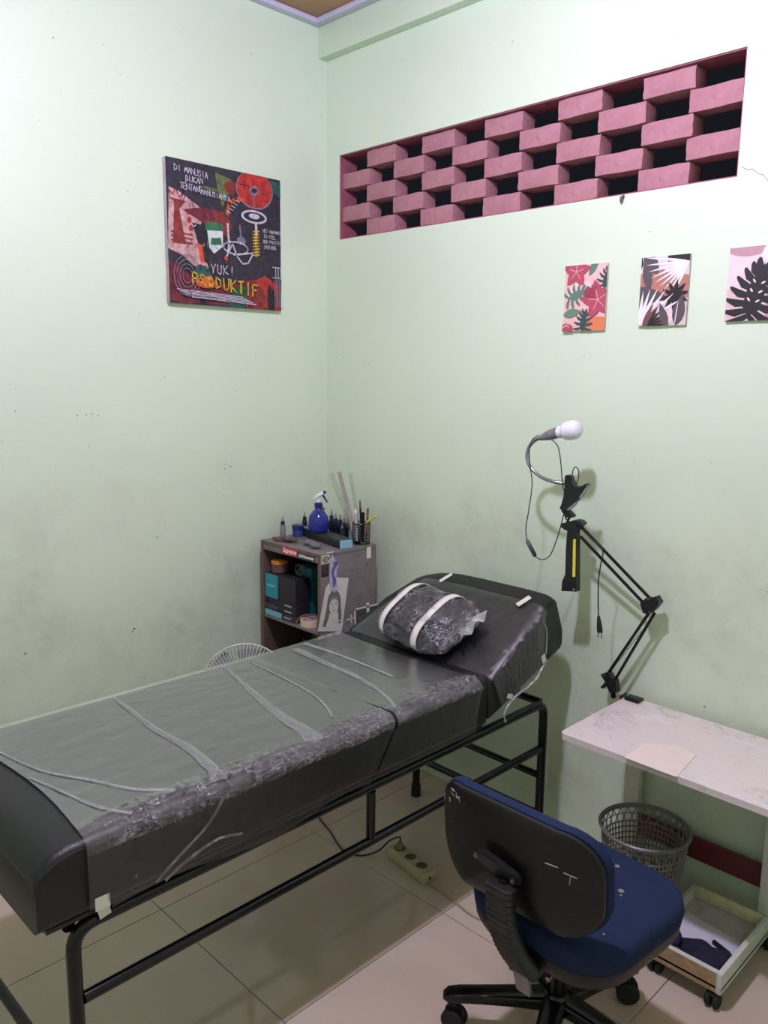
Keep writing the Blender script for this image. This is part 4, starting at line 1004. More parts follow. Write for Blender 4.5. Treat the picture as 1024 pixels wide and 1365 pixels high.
r = empty('orange_tin', (.115, -.350, ZS+.1755), 'round orange lidded tin on top of the turquoise fronted box', 'tin')
bm = bmesh.new(); lathe(bm, [(.029, 0), (.033, .004), (.033, .034), (.030, .037)], (.115, -.350, ZS+.1757), 22); obj('tin_body', bm, mat('tin_brown', (96, 66, 60), .5, scale=60), r)
bm = bmesh.new(); lathe(bm, [(.034, .0372), (.034, .046), (.026, .052)], (.115, -.350, ZS+.1757), 22); obj('lid', bm, mat('tin_orange', (196, 120, 48), .4, scale=50, var=.3), r)
r = empty('wire_ring', (.215, -.33, ZS+.1757), 'small pale wire ring standing on the box stack', 'ring'); bm = bmesh.new()
tube(bm, [(.215+.022*cos(t*pi/10), -.33, ZS+.1995+.0215*sin(t*pi/10)) for t in range(21)], .002, 6); tube(bm, [(.188, -.327, ZS+.183), (.245, -.327, ZS+.224)], .002, 6); obj('ring', bm, mat('dull_wire', (120, 118, 112), .4, .5), r)
r = empty('masking_tape_roll', (.312, -.335, ZS), 'roll of cream masking tape on the cabinet shelf', 'tape'); bm = bmesh.new()
lathe(bm, [(.032, 0), (.0395, 0), (.0395, .024), (.032, .024), (.032, 0)], (.309, -.352, ZS), 26, close=False); obj('roll', bm, mat('tape_cream', (206, 186, 158), .6, var=.05), r)
bm = bmesh.new(); lathe(bm, [(.029, .001), (.0318, .001), (.0318, .023), (.029, .023), (.029, .001)], (.309, -.352, ZS), 26, close=False); obj('core', bm, mat('tape_core', (196, 170, 180), .6), r)
r = empty('tan_strap', (.28, -.35, ZS), 'thin tan strap curling behind the tape roll', 'strap'); bm = bmesh.new()
tube(bm, spline([(.268, -.390, ZS+.004), (.268, -.37, ZS+.026), (.285, -.345, ZS+.034), (.33, -.325, ZS+.034), (.395, -.34, ZS+.028)], 5), .0035, 6); obj('band', bm, mat('tan_leather', (120, 86, 68), .6), r)
sbox(.352, .401, -.25, -.16, ZS, ZS+.12, (120, 128, 110), None, 'pale green box at the back right of the cabinet shelf')
# lower compartment
ZL = .3203
sbox(.20, .33, -.36, -.22, ZL, ZL+.19, (66, 46, 40), None, 'brown box on the lower cabinet shelf, partly hidden'); sbox(.235, .395, -.386, -.364, ZL, ZL+.165, (120, 120, 120), None, 'grey box at the front of the lower cabinet shelf')
r = empty('small_bowl', (.26, -.30, ZL+.1903), 'dark round bowl on the brown box in the lower cabinet', 'bowl'); bm = bmesh.new(); lathe(bm, [(.02, 0), (.036, .02), (.04, .038), (.037, .038), (.03, .018), (.0, .004)], (.26, -.3, ZL+.1903), 20); obj('bowl', bm, mat('bowl_dark', (62, 58, 58), .4), r)

# ---------------------------------------------------------------- fan behind the bed
fc = Vector((.30, -.66, .463)); fd = (CAM-fc); fd.z = 0; fd = Vector((.85, -.52, .0)).normalized(); fs = Vector((-fd.y, fd.x, 0)); fu = Vector((0, 0, 1))
r = empty('pedestal_fan', (fc.x, fc.y, 0), 'white fan with a wire guard peeking up behind the bed', 'fan'); RF = .155
bm = bmesh.new()
tube(bm, [fc+fs*RF*cos(2*pi*k/48)+fu*RF*sin(2*pi*k/48) for k in range(49)], .0035, 6, cap=False)
for k in range(72):
    a = 2*pi*k/72; q = lambda rr, off: fc+(fs*cos(a+.12*(1-rr))+fu*sin(a+.12*(1-rr)))*RF*rr+fd*off
    tube(bm, [q(.22, .04), q(.6, .038), q(.9, .022), q(1, .003)], .0011, 4); tube(bm, [q(.3, -.05), q(.6, -.045), q(.9, -.022), q(1, -.003)], .0011, 4)
M_fan = mat('fan_white', (196, 200, 190), .4, var=.03)
obj('wire_guard', bm, M_fan, r)
bm = bmesh.new(); tube(bm, [fc+fd*.03, fc+fd*.043], .035, 20); tube(bm, [fc-fd*.05, fc-fd*.14], [.045, .035], 20); obj('motor', bm, M_white_pl, r)
bm = bmesh.new()
for k in range(5):
    a0 = 2*pi*k/5
    def bl(u, v): 
        rr = .03+u*.11; a = a0+(v-.5)*1.0; return fc+(fs*cos(a)+fu*sin(a))*rr+fd*(.018*(v-.5)*2)
    grid(bm, bl, 4, 5)
obj('blades', bm, mat('grey_blade', (150, 156, 152), .4), r)
bm = bmesh.new(); tube(bm, [fc-fd*.10+fu*-.03, Vector(((fc-fd*.10).x, (fc-fd*.10).y, .03))], .012, 12); obj('pole', bm, M_white_pl, r)
bm = bmesh.new(); lathe(bm, [(.13, 0), (.13, .012), (.03, .03)], ((fc-fd*.10).x, (fc-fd*.10).y, 0), 24); obj('stand_base', bm, M_white_pl, r)

# ---------------------------------------------------------------- rolling side table
DX0, DX1, DY0, DY1, DZ = 1.488, 2.29, -.417, -.030, .600
def desk_mat():
    a = N('white_laminate_with_film'); v = a.coords(); f = a.noise(v, 7, 8, .7, .5); f2 = a.noise(v, 40, 6, .75)
    r1 = a.ramp(f, [(.52, (0, 0, 0, 1)), (.66, (1, 1, 1, 1))]); r2 = a.ramp(f2, [(.42, (0, 0, 0, 1)), (.62, (1, 1, 1, 1))])
    mm = a.n('ShaderNodeMath', operation='MULTIPLY'); a.l(r1, mm.inputs[0]); a.l(r2, mm.inputs[1]); m2 = a.n('ShaderNodeMath', operation='MULTIPLY'); a.l(mm.outputs[0], m2.inputs[0]); m2.inputs[1].default_value = .55
    c = a.mix(m2.outputs[0], srgb(216, 208, 202), srgb(120, 112, 110)); a.set(.14, 0, .6, c)
    a.bump(a.noise(a.coords((3, 14, 1)), 6, 6, .7, .8), .5, .004); return a.m
M_desk = desk_mat(); M_deskleg = mat('white_green_enamel', (202, 208, 194), .4, var=.04)
tb = empty('rolling_table', (1.72, -.22, 0), 'white rolling laptop table with a low tray, standing against the back wall', 'table')
bm = bmesh.new(); w_, h_ = DX1-DX0, DY1-DY0
prism(bm, [(u+(DX0+DX1)/2, v+(DY0+DY1)/2) for u, v in rrect(w_, h_, .018, 4)], lambda u, v, t: Vector((u, v, DZ-.018+t)), 0, .018)
obj('table_top', bm, M_desk, tb)
LX = 1.948
obj('support_post', box(1.508, 1.556, -.052, -.026, .02, DZ-.0182, bev=.002), M_deskleg, tb); obj('support_post', box(LX, LX+.05, -.075, -.026, .105, DZ-.0182, bev=.002), M_deskleg, tb)
o = obj('cross_bar', box(1.5565, LX-.0005, -.040, -.030, .158, .228), mat('maroon_bar', (98, 36, 36), .45, var=.08), tb); o['label'] = 'maroon cross bar'
TX0, TX1, TY0, TY1, TZ = 1.762, 1.985, -.398, -.076, .062
obj('tray_floor', box(TX0, TX1, TY0, TY1, TZ, TZ+.006), mat('tray_floor_white', (178, 178, 178), .5), tb)
obj('tray_side', box(TX1-.014, TX1, TY0-.002, TY1+.03, TZ-.012, .108, bev=.0015), M_deskleg, tb); obj('tray_side', box(TX0, TX0+.012, TY0, TY1, TZ+.0065, .10), M_deskleg, tb)
o = obj('tray_back', box(TX0+.0125, TX1-.0145, TY1-.012, TY1, TZ+.0065, .106, bev=.001), mat('tray_cream', (206, 206, 160), .5), tb)
o = obj('tray_front', box(TX0+.0125, TX1-.0145, TY0, TY0+.012, TZ-.012, .104), mat('bare_chipboard', (168, 140, 104), .7, scale=60, var=.2), tb); o['label'] = 'bare tan chipboard front'
obj('tray_front_cap', box(TX0+.0125, TX1-.0145, TY0-.001, TY0+.013, .1042, .107), M_deskleg, tb)
def castor(x, y, par, zt=.05, nm='castor'):
    bm = bmesh.new()
    for s_ in (-.0105, .0105):
        M_ = Matrix.Rotation(pi/2, 4, 'Y'); lathe(bm, [(.004, -.007), (.017, -.007), (.02, -.003), (.02, .003), (.017, .007), (.004, .007)], (x+s_, y, .0202), 18, M=M_)
    o = obj(nm, bm, M_rubber, par)
    bm = bmesh.new(); bx(bm, x-.013, x+.013, y-.011, y+.011, .03, .043, bev=.003); tube(bm, [(x, y, .042), (x, y, zt)], .005, 8); obj('castor_fork', bm, M_black_plastic, o)
for x, y in ((1.962, -.386), (1.972, -.065), (1.80, -.372), (1.785, -.095)): castor(x, y, tb, TZ-.0125 if x > 1.9 else TZ)
castor(1.532, -.06, tb, .022)
# tray contents
r = empty('paper_sheet', (1.90, -.25, TZ+.0065), 'blank white sheet of paper lying in the low tray', 'paper')
bm = bmesh.new(); prism(bm, [(1.782, -.36), (1.966, -.33), (1.966, -.19), (1.79, -.17)], lambda u, v, t: Vector((u, v, TZ+.0064+t)), 0, .001); obj('sheet', bm, mat('white_sheet', (206, 204, 214), .7, var=.02), r, smooth=False)
bm = bmesh.new()
def cl(u, v):
    a = 2*pi*u; rr = v*(.066+.012*sin(3*a)+.006*sin(7*a)); h = .026*(1-v**2.5)*(.75+.5*vnoise(u*0+rr*cos(a)*60+5, rr*sin(a)*60))
    return Vector((min(1.9655, max(1.7765, 1.915+rr*cos(a)*1.25)), max(-.383, -.325+rr*sin(a)*1.15), TZ+.0082+max(.0004, h)))
grid(bm, cl, 48, 14); bmesh.ops.remove_doubles(bm, verts=bm.verts[:], dist=.0001)
o = obj('navy_cloth', bm, mat('navy_cloth', (22, 24, 46), .85, bump=.6), None, at=(1.915, -.325, TZ+.008)); tag(o, 'crumpled navy cloth in the front corner of the low tray', 'cloth')
bm = bmesh.new(); bmesh.ops.create_icosphere(bm, subdivisions=3, radius=1)
for v in bm.verts: v.co = Vector((1.815+v.co.x*.03, -.335+v.co.y*.04, TZ+.028+v.co.z*.019*(.8+.4*vnoise(v.co.x*4, v.co.y*4))))
tag(obj('navy_pouch', bm, mat('navy_pouch_cloth', (30, 32, 66), .8, bump=.5), None, at=(1.815, -.335, TZ+.008)), 'dark blue pouch in the tray, half hidden by the chair seat', 'pouch')
o = obj('black_clip', box(-.028, .028, -.005, .005, 0, .012, bev=.002, M=Matrix.Translation((1.925, -.258, TZ+.0082)) @ Matrix.Rotation(-.35, 4, 'Z')), M_black_plastic, None, at=(1.925, -.258, TZ+.008)); tag(o, 'small black bar behind the navy cloth in the tray', 'clip')
# paper stuck on the desk, film ridges coloured white as painted glints
zc = DZ+.0007
qs = [P(x, y, 2, zc) for x, y in ((833, 1010), (858, 991), (900, 994), (929, 1006), (902, 1036), (880, 1028))]
bm = bmesh.new(); prism(bm, [(q.x, q.y) for q in qs], lambda u, v, t: Vector((u, v, zc+t)), 0, .0008)
c = qs[0]; tag(obj('paper_note', bm, mat('cream_paper', (218, 206, 192), .7, var=.02), None, at=(c.x, c.y, zc), smooth=False), 'blank cream paper square stuck to the front of the white table top', 'paper')
bm = bmesh.new(); grid(bm, lambda u, v: Vector((DX0+.012+u*(DX1-DX0-.03), DY0+.006+v*(DY1-DY0-.012), DZ+.0004+.0000)) , 2, 2); bm.free()
r = empty('table_film', (1.8, -.3, DZ), 'clear creased plastic film stuck on the white table top, its glints painted as white creases', 'plastic wrap')
for pts in (((845, 952), (858, 955), (872, 958), (895, 968)), ((868, 953), (885, 956), (903, 961)), ((806, 961), (820, 966)), ((965, 981), (985, 987), (1005, 995), (1024, 1002), (1060, 1014)), ((930, 1043), (945, 1047)), ((975, 1057), (990, 1062), (1010, 1070), (1040, 1082)), ((788, 951), (800, 955)), ((812, 952), (826, 956))):
    bm = bmesh.new(); tube(bm, spline([P(x, y, 2, DZ+.0006) for x, y in pts], 4), .0017, 6); obj('crease', bm, M_glint, r)

# ---------------------------------------------------------------- swing-arm lamp clamped to the table
def A(px, py, y=-.10): return P(px, py, 1, y)
sw = empty('swing_arm_lamp', tuple(A(818, 930, -.045)), 'black swing-arm lamp clamped to the back corner of the white table', 'lamp')
def plate(bm, pts, y, t=.01):
    q = [P(x, z, 1, y) for x, z in pts]; prism(bm, [(p.x, p.z) for p in q], lambda u, v, k: Vector((u, y+k, v)), -t/2, t/2)
bm = bmesh.new(); bx(bm, 1.497, 1.545, -.07, -.032, DZ+.0008, DZ+.010, bev=.002); tube(bm, [A(818, 930, -.05), A(816, 912, -.05)], .008, 10)
bx(bm, 1.483, 1.487, -.07, -.035, DZ-.055, DZ+.010); bx(bm, 1.487, 1.52, -.062, -.042, DZ-.055, DZ-.049); tube(bm, [(1.507, -.052, DZ-.048), (1.507, -.052, DZ-.0185)], .005, 8); obj('table_clamp', bm, M_black_metal, sw)
bm = bmesh.new(); plate(bm, ((803, 898), (813, 895), (818, 903), (823, 906), (825, 922), (815, 922), (811, 914), (805, 917), (803, 915), (809, 908)), -.055, .022); obj('base_joint', bm, M_black_plastic, sw)
for a_, b_ in (((809, 900), (866, 816)), ((819, 908), (873, 817))):
    bm = bmesh.new(); tube(bm, [A(*a_, -.055), A(*b_, -.055)], .0048, 8); obj('lower_arm', bm, M_black_metal, sw)
bm = bmesh.new(); sp0, sp1 = A(812, 896, -.055), A(858, 838, -.055)
tube(bm, [sp0.lerp(sp1, k/120)+Vector((.004*cos(k*1.3), .004*sin(k*1.3), 0)) for k in range(121)], .0009, 4); obj('spring', bm, M_black_metal, sw)
bm = bmesh.new(); plate(bm, ((856, 803), (864, 796), (870, 797), (877, 794), (882, 803), (875, 812), (868, 818), (860, 816)), -.056, .026); obj('elbow', bm, M_black_plastic, sw)
for px, py in ((879, 804), (864, 799), (866, 816), (805, 900), (806, 917)):
    bm = bmesh.new(); c = A(px, py, -.0715 if py < 850 else -.0685); tube(bm, [c+Vector((0, .003, 0)), c], .0032, 10); obj('screw', bm, M_steel, sw)
for a_, b_ in (((775, 702), (866, 797)), ((774, 715), (860, 806))):
    bm = bmesh.new(); tube(bm, [A(*a_, -.105), A(*b_, -.058)], .0052, 8); obj('upper_arm', bm, M_black_metal, sw)
bm = bmesh.new(); sp0, sp1 = A(813, 757, -.082), A(858, 803, -.06)
tube(bm, [sp0.lerp(sp1, k/100)+Vector((.003*cos(k*1.3), .005*sin(k*1.3), 0)) for k in range(101)], .0009, 4); obj('spring', bm, M_black_metal, sw)
bm = bmesh.new(); plate(bm, ((750, 701), (752, 697), (764, 694), (769, 692.5), (776, 694), (779.5, 698), (773, 704), (771, 707), (764, 708), (757, 706)), -.115, .03); obj('head_joint', bm, M_black_plastic, sw)
bm = bmesh.new(); plate(bm, ((759.5, 700), (771, 698), (771, 788), (751, 787), (752, 774), (756, 765), (757, 730)), -.125, .022); obj('light_bar', bm, M_black_plastic, sw)
bm = bmesh.new(); plate(bm, ((764.3, 719), (767.8, 718.5), (767, 769), (763.3, 769)), -.1365, .0012); obj('led_strip', bm, M_yellow, sw)
bm = bmesh.new(); tube(bm, [A(765, 786, -.1395), A(765, 786, -.136)], .004, 10); obj('screw', bm, M_steel, sw)
bm = bmesh.new(); tube(bm, spline([A(776, 706, -.12), A(790, 720, -.125), A(799, 728, -.13), (A(804, 737, -.135)), A(801, 752, -.135), A(798, 775, -.135), A(797.5, 800, -.135), A(798, 821, -.135)], 5), .002, 6); obj('cord', bm, M_cable, sw)
bm = bmesh.new(); c0, c1 = A(798, 821, -.135), A(800, 843, -.135); tube(bm, [c0, c0.lerp(c1, .3), c0.lerp(c1, .7), c1], [.004, .0065, .009, .0085], 10)
for s_ in (-1, 1): tube(bm, [c1+Vector((.0055*s_, 0, 0)), c1+Vector((.0055*s_, 0, -.018))], .0014, 6)
obj('plug', bm, M_cable, sw)

# ---- clip lamp with bulb on a gooseneck
def B(px, py, y=-.15): return P(px, py, 1, y)
cl_ = empty('clip_lamp', tuple(B(762, 665, -.125)), 'clip-on gooseneck lamp with a white bulb, clipped above the swing-arm lamp', 'lamp')
b0, b1_ = B(743.5, 576.6, -.155), B(774, 571.5, -.155); dd = (b1_-b0).normalized(); q4 = Vector((0, 0, 1)).rotation_difference(dd).to_matrix().to_4x4(); Lb = (b1_-b0).length
bm = bmesh.new(); lathe(bm, [(.0145, 0), (.019, Lb*.06), (.0195, Lb*.25), (.026, Lb*.32), (.0290, Lb*.45), (.0297, Lb*.68), (.0270, Lb*.85), (.019, Lb*.96), (.008, Lb), (0.0005, Lb*1.005)], tuple(b0), 28, M=q4); obj('bulb', bm, M_white_pl, cl_)
s0 = B(720, 584, -.155)
bm = bmesh.new(); tube(bm, [s0, s0.lerp(b0, .35), s0.lerp(b0, .6), b0], [.008, .014, .017, .0175], 14); obj('socket', bm, mat('grey_wrapped_socket', (118, 118, 122), .3, bump=.6, scale=60), cl_)
bm = bmesh.new(); gp = spline([s0, B(712, 588), B(704.5, 598), B(703, 612), B(709, 625), B(722, 636), B(738, 642), B(755, 645, -.135)], 6)
tube(bm, gp, [.0055+.0006*(i % 2) for i in range(len(gp))], 10); obj('gooseneck', bm, mat('wrapped_chrome', (150, 150, 150), .22, .7, bump=.3), cl_)
bm = bmesh.new()
plate(bm, ((755, 634), (758, 632.5), (763, 634), (764.5, 641), (767, 648), (775, 650), (783, 644), (785, 646), (776, 661), (770, 668), (764, 673), (760, 679), (752, 681), (748, 677), (751, 671), (754, 662), (755, 650)), -.135, .02)
bmesh.ops.bevel(bm, geom=bm.edges[:], offset=.0015, segments=1, affect='EDGES'); obj('clip_body', bm, M_black_plastic, cl_)
bm = bmesh.new(); plate(bm, ((784, 646.5), (785.5, 648), (775, 664), (772, 664)), -.148, .004); plate(bm, ((771, 668), (768, 673), (760, 680), (756, 680), (758, 677), (766, 671)), -.148, .006); obj('jaw_pad', bm, mat('grey_pad', (128, 128, 130), .5), cl_)
bm = bmesh.new(); plate(bm, ((750, 679), (756, 677), (765, 686), (766, 688), (763, 690), (756, 689)), -.13, .02); tube(bm, [A(760, 688, -.12), A(756, 697, -.118)], .004, 8); tube(bm, [A(752, 684, -.12), A(755.5, 693, -.118)], .0025, 8); obj('clip_foot', bm, M_black_plastic, cl_)
bm = bmesh.new()
for pts in (((735.5, 586), (742, 592), (745.5, 601), (748, 620), (750, 645), (753, 657)), ((763, 634), (764, 627), (767, 622.5), (771, 626), (771.5, 636), (768, 647)),
            ((718, 580), (710, 586), (706, 597), (706.5, 620), (709.5, 645), (705, 680), (701, 705), (702.5, 720)), ((714, 742), (722, 746), (733, 741), (742, 720), (748, 700), (752, 684))):
    tube(bm, spline([B(x, y, -.165) for x, y in pts], 5), .0016, 6)
obj('cord', bm, M_cable, cl_)
s0, s1 = B(702.5, 720, -.165), B(714, 742, -.165)
bm = bmesh.new(); tube(bm, [s0, s0.lerp(s1, .08), s0.lerp(s1, .92), s1], [.005, .0085, .0085, .005], 4); obj('inline_switch', bm, M_cable, cl_)

# ---------------------------------------------------------------- waste basket
wc = Vector((1.663, -.212, 0)); wh = .305; wr0, wr1 = .088, .125
bk = empty('waste_basket', (wc.x, wc.y, 0), 'grey slotted plastic waste basket standing between chair and tray', 'basket')
M_bask = mat('grey_basket', (112, 112, 106), .4, var=.08)
bm = bmesh.new(); nS = 60
rad = lambda z: wr0+(wr1-wr0)*z/wh
for k in range(nS):
    a = 2*pi*k/nS; c_, s_ = cos(a), sin(a)
    tube(bm, [wc+Vector((rad(z)*c_, rad(z)*s_, z)) for z in (.01, wh*.82)], .0027, 4)
    # star lattice band under the rim
    a2 = 2*pi*(k+1)/nS
    if k % 2 == 0:
        tube(bm, [wc+Vector((rad(wh*.82)*c_, rad(wh*.82)*s_, wh*.82)), wc+Vector((rad(wh*.96)*cos(a2+.05), rad(wh*.96)*sin(a2+.05), wh*.96))], .0018, 4)
        tube(bm, [wc+Vector((rad(wh*.82)*cos(a2), rad(wh*.82)*sin(a2), wh*.82)), wc+Vector((rad(wh*.96)*cos(a-.05), rad(wh*.96)*sin(a-.05), wh*.96))], .0018, 4)
for j in range(15):
    z = .012+(wh*.82-.012)*j/14; tube(bm, [wc+Vector((rad(z)*cos(2*pi*k/40), rad(z)*sin(2*pi*k/40), z)) for k in range(41)], .0027, 4, cap=False)
z = wh*.9; tube(bm, [wc+Vector((rad(z)*cos(2*pi*k/40), rad(z)*sin(2*pi*k/40), z)) for k in range(41)], .0016, 4, cap=False)
obj('slotted_wall', bm, M_bask, bk)
bm = bmesh.new(); lathe(bm, [(rad(wh*.955)-.0015, wh*.955), (wr1+.001, wh*.955), (wr1+.006, wh*.975), (wr1+.007, wh*.99), (wr1+.003, wh), (wr1-.001, wh-.001), (rad(wh*.955)-.0015, wh*.955)], tuple(wc), 48, close=False); obj('rim', bm, M_bask, bk)
bm = bmesh.new(); lathe(bm, [(wr0+.001, 0), (wr0+.003, .012), (wr0-.003, .012), (wr0-.006, .006), (.001, .006)], tuple(wc), 40); obj('bottom', bm, M_bask, bk)

# ---------------------------------------------------------------- office chair
hc = Vector((1.735, -.765, 0)); ch = empty('office_chair', (hc.x, hc.y, 0), 'blue upholstered task chair seen from behind with a black shell backrest', 'chair')
def fabric():
    a = N('blue_fabric'); v = a.coords(); f = a.noise(v, 260, 4); g = a.noise(v, 4, 4)
    c = a.ramp(g, [(.3, srgb(21, 33, 58)), (.7, srgb(27, 41, 70))]); c = a.mix(a.ramp(f, [(.3, (0, 0, 0, 1)), (.7, (.35, .35, .35, 1))]), c, srgb(40, 56, 88)); a.set(.9, 0, .2, c); a.bump(f, .4, .002); return a.m
M_blue_f = fabric(); M_shell = mat('worn_black_shell', (20, 18, 18), .38, 0, .35, var=.2, scale=14, bump=.15)
SZ = .472; SR = Matrix.Translation((1.800, -.815, 0)) @ Matrix.Rotation(radians(-3), 4, 'Z')
def seat_secs(outl, zs):
    return [[SR @ Vector((u*k, v*k, z)) for u, v in outl] for k, z in zs]
base_o = []
for u, v in rrect(.40, .385, .11, 7): base_o.append((u*(1-.06*(v < 0)*(-v/.19)), v))
def seattop(u, v):
    return 0
bm = bmesh.new(); loft(bm, seat_secs(base_o, [(.965, SZ-.058), (1.0, SZ-.05), (1.015, SZ-.03), (1.0, SZ-.012), (.965, SZ-.004), (.9, SZ), (.7, SZ+.003), (.35, SZ+.001)])); obj('seat', bm, M_blue_f, ch)
bm = bmesh.new(); loft(bm, seat_secs(base_o, [(.80, SZ-.100), (.93, SZ-.094), (.985, SZ-.072), (.985, SZ-.0545)])); obj('seat_shell', bm, M_shell, ch)
for px, py, r_ in ((823, 1155, .006), (828, 1188, .007), (828, 1194, .003), (805, 1246, .003)):
    c = P(px, py, 2, SZ+.002); bm = bmesh.new(); lathe(bm, [(r_, 0), (r_*.8, .0012)], (c.x, c.y, SZ+.0028), 12); obj('stain_spot', bm, mat('pale_spot', (120, 116, 116), .8), ch)
# backrest
bw, bh = .412, .240; BZ = .607; byc = -1.035
def bk_pt(u, v, t):
    k = .055*(u/(bw/2))**2; tilt = -.10*v
    return Vector((1.760+u, byc+t+k+tilt-.012, BZ+v))
RO = rrect(bw, bh, .085, 7)
def bsec(k, t): return [bk_pt(u*k, v*(k if k > .9 else k), t) for u, v in RO]
bm = bmesh.new(); loft(bm, [bsec(.35, -.001), bsec(.7, -.001), bsec(.95, 0), bsec(.985, .003), bsec(.99, .010), bsec(.96, .0115), bsec(.5, .0115)]); obj('back_shell', bm, M_shell, ch)
bm = bmesh.new(); loft(bm, [bsec(.5, .0125), bsec(.95, .0125), bsec(1.0, .014), bsec(1.012, .024), bsec(1.0, .038), bsec(.95, .047), bsec(.7, .05), bsec(.35, .05)]); obj('backrest_cushion', bm, M_blue_f, ch)
for u0, v0, u1, v1 in ((-.165, .07, -.163, .06), (.10, .045, .125, .043), (.135, .035, .16, .03), (.148, .03, .146, .012), (-.19, .05, -.189, .065)):
    bm = bmesh.new(); tube(bm, [bk_pt(u0, v0, -.0022), bk_pt(u1, v1, -.0022)], .0014, 4); obj('scuff_mark', bm, mat('pale_scuff', (150, 146, 140), .7), ch)
hand_pts = [[(-.140, .098), (-.152, .100), (-.154, .088), (-.142, .086)], [(-.134, .098), (-.134, .084)], [(-.122, .096), (-.122, .082)], [(-.134, .091), (-.122, .089)]]
for st_ in hand_pts:
    bm = bmesh.new(); tube(bm, [bk_pt(u, v, -.0022) for u, v in st_], .0013, 4)
    obj('scratched_letter_stroke', bm, mat('pale_scuff', (150, 146, 140), .7), ch)
bm = bmesh.new(); c = bk_pt(.0, .0, -.016); 
def bracket(u, v): return c+Vector((u, -.2*v, v))
prism(bm, [(-.055, .012), (-.03, .022), (.05, .005), (.058, -.012), (.05, -.022), (.01, -.016), (-.05, -.004)], lambda u, v, t: bracket(u, v)+Vector((0, t, 0)), -.008, .012); bmesh.ops.bevel(bm, geom=bm.edges[:], offset=.003, segments=2, affect='EDGES'); obj('back_bracket', bm, M_black_plastic, ch)
for u, v in ((-.045, .009), (.046, -.008)):
    q = bracket(u, v); bm = bmesh.new(); tube(bm, [q+Vector((0, -.012, 0)), q+Vector((0, -.006, 0))], .005, 10); obj('screw', bm, M_steel, ch)
# bellows-covered strut
bp = spline([(1.784, -1.078, .588), (1.786, -1.078, .53), (1.79, -1.065, .47), (1.80, -1.045, .42), (1.812, -1.02, .378)], 6)
bm = bmesh.new(); tot = 18*2; secs = []
L0 = len(bp)-1
for i in range(tot+1):
    t = i/tot*L0; a_ = int(min(L0-1, math.floor(t))); p = bp[a_].lerp(bp[a_+1], t-a_); d_ = (bp[min(a_+1, L0)]-bp[a_]).normalized(); g = 1.0 if i % 2 else .86
    sd = Vector((1, 0, 0)); nn = d_.cross(sd).normalized()
    secs.append([p+sd*u*g+nn*v*g for u, v in rrect(.066, .036, .012, 3)])
loft(bm, secs); obj('bellows', bm, mat('bellows_rubber', (26, 26, 26), .42, 0, .5), ch)
bm = bmesh.new(); tube(bm, [(1.784, -1.072, .57), (1.784, -1.068, .595)], .012, 8); obj('back_post', bm, M_black_metal, ch); bm = bmesh.new(); tube(bm, fillet([(1.81, -1.01, .358), (1.81, -.99, .345), (1.795, -.86, .345)], .02), .016, 8); obj('strut_bar', bm, M_black_metal, ch); bm = bmesh.new(); bx(bm, 1.70, 1.86, -.88, -.70, SZ-.13, SZ-.1005, bev=.006); obj('tilt_mechanism', bm, M_black_metal, ch)
bm = bmesh.new(); bx(bm, -.018, .018, -.006, .006, -.03, .03, bev=.003, M=Matrix.Translation((1.812, -1.028, .352)) @ Matrix.Rotation(.3, 4, 'X')); obj('strut_cap', bm, M_steel, ch)
bm = bmesh.new(); tube(bm, [(1.83, -.90, SZ-.11), (1.845, -.985, SZ-.12)], .006, 8); obj('lever', bm, M_steel, ch)
bm = bmesh.new(); lathe(bm, [(.034, .08), (.036, .118), (.026, .13), (.025, .21), (.018, .212), (.018, SZ-.126)], (hc.x, hc.y, 0), 20); obj('gas_lift', bm, M_black_metal, ch)
A0 = 219
for k in range(5):
    a = radians(A0+72*k); dv = Vector((cos(a), sin(a), 0)); sv = Vector((-dv.y, dv.x, 0)); bm = bmesh.new(); secs = []
    for t, w, z, h in ((.03, .030, .107, .036), (.10, .026, .105, .030), (.18, .023, .100, .026), (.235, .022, .096, .024), (.262, .019, .093, .022), (.274, .009, .090, .014)):
        secs.append([hc+dv*t+sv*u+Vector((0, 0, z+v)) for u, v in rrect(w*2, h, min(w, h/2)*.6, 3)])
    loft(bm, secs); arm = obj('star_leg', bm, M_black_metal, ch)
    cp = hc+dv*.245; ca = a+(.9 if k != 0 else 1.2); ax = Vector((cos(ca), sin(ca), 0)); q4 = Vector((0, 0, 1)).rotation_difference(ax).to_matrix().to_4x4()
    bm = bmesh.new()
    for s_ in (-.0125, .0125): lathe(bm, [(.005, -.009), (.025, -.009), (.0295, -.005), (.0295, .005), (.025, .009), (.005, .009)], tuple(cp+ax*s_+Vector((0, 0, .0297))), 20, M=q4)
    wh_ = obj('castor', bm, M_rubber, ch)
    bm = bmesh.new(); tube(bm, [cp+Vector((0, 0, .03)), cp+Vector((0, 0, .084))], .008, 10); sd_ = ax
    tube(bm, [cp+ax*-.006+Vector((0, 0, .046)), cp+ax*.006+Vector((0, 0, .046))], .024, 12); obj('castor_hood', bm, M_black_plastic, wh_)

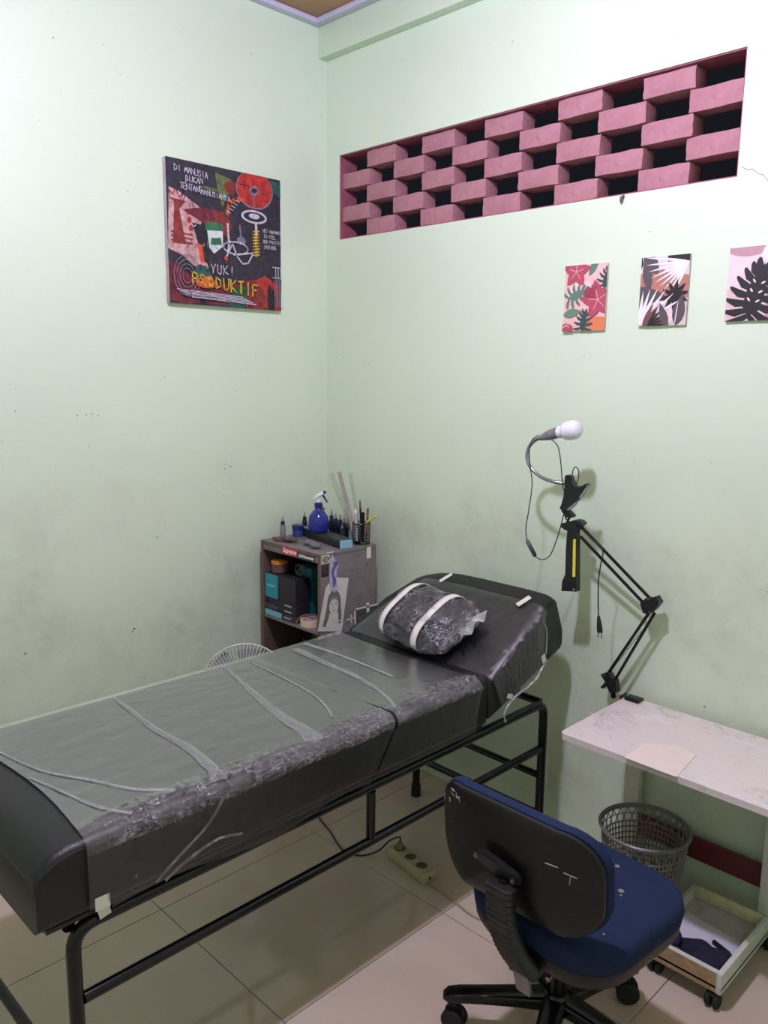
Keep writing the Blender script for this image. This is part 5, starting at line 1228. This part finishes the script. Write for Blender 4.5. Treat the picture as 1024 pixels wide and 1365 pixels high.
# ---------------------------------------------------------------- power strip and cables
psc = Vector((1.018, -.516, 0)); RZ = Matrix.Translation(psc) @ Matrix.Rotation(radians(-9), 4, 'Z')
ps = empty('power_strip', tuple(psc), 'beige three-socket power strip lying on the floor under the bed', 'power strip')
M_beige = mat('aged_beige_plastic', (178, 170, 132), .5, var=.06)
bm = bmesh.new(); bx(bm, -.098, .098, -.029, .029, 0, .036, bev=.006, seg=3, M=RZ); obj('housing', bm, M_beige, ps)
for k in range(3):
    c = RZ @ Vector((-.062+.058*k, 0, .0365))
    bm = bmesh.new(); lathe(bm, [(.0225, 0), (.0225, .0015), (.019, .002), (.019, .0002)], tuple(c), 22, close=False); o = obj('socket', bm, M_beige, ps)
    bm = bmesh.new(); lathe(bm, [(.0188, 0), (.0188, .0008)], tuple(c), 20); w2 = obj('socket_well', bm, mat('socket_shadow', (88, 82, 60), .7), o)
c = RZ @ Vector((-.062, 0, .038)); bm = bmesh.new(); lathe(bm, [(.013, 0), (.012, .014), (.007, .022)], tuple(c), 14)
pl = obj('plug_head', bm, mat('grey_plug', (120, 116, 100), .5), None, at=tuple(c)); tag(pl, 'grey plug pushed into the left socket of the power strip', 'plug')
bm = bmesh.new(); e0 = c+Vector((0, 0, .0225))
tube(bm, spline([e0, e0+Vector((-.008, .006, .012)), P(519, 1121, 2, .05), P(505, 1134, 2, .02), P(486, 1140, 2, .004), P(470, 1139, 2, .003), P(455, 1131, 2, .003), P(440, 1108, 2, .003), P(424, 1085, 2, .003), (.52, -.44, .003), (.42, -.3, .003)], 6), .0028, 7)
tag(obj('black_cable', bm, M_cable, None, at=tuple(P(455, 1131, 2, 0))), 'thin black cable running under the bed to the power strip', 'cable')
e1 = RZ @ Vector((.098, 0, .016)); bm = bmesh.new(); lathe(bm, [(.006, 0), (.005, .002)], tuple(e1), 8, M=Matrix.Rotation(pi/2, 4, 'Y')); obj('cable_grommet', bm, M_lk, ps)
bm = bmesh.new()
tube(bm, spline([e1+Vector((.003, 0, 0)), e1+Vector((.03, -.01, -.008)), P(600, 1196, 2, .004), P(625, 1217, 2, .004), P(648, 1228, 2, .004), P(690, 1240, 2, .004), (1.75, -.45, .004), (1.70, -.42, .004), (1.55, -.4, .004), (1.45, -.1, .004)], 6), .0032, 7)
tag(obj('cream_cable', bm, mat('cream_cord', (168, 158, 120), .5), None, at=tuple(P(625, 1217, 2, 0))), 'cream cable leaving the power strip towards the blue chair', 'cable')

for o in bpy.data.objects:
    if '_wp' in o: del o['_wp']
GROUPS = {'ink_bottle': 'ink bottles on the cabinet top', 'ruler': 'rulers in the pen cup', 'art_print': 'leaf prints below the brick vent', 'pebble': 'grey pebbles on the cabinet top',
          'product_box': 'boxes inside the cabinet', 'plastic_film': 'plastic films over the treatment bed'}
for o in bpy.data.objects:
    if o.parent is None and 'label' in o:
        g = GROUPS.get(o.name.split('.')[0])
        if g: o['group'] = g
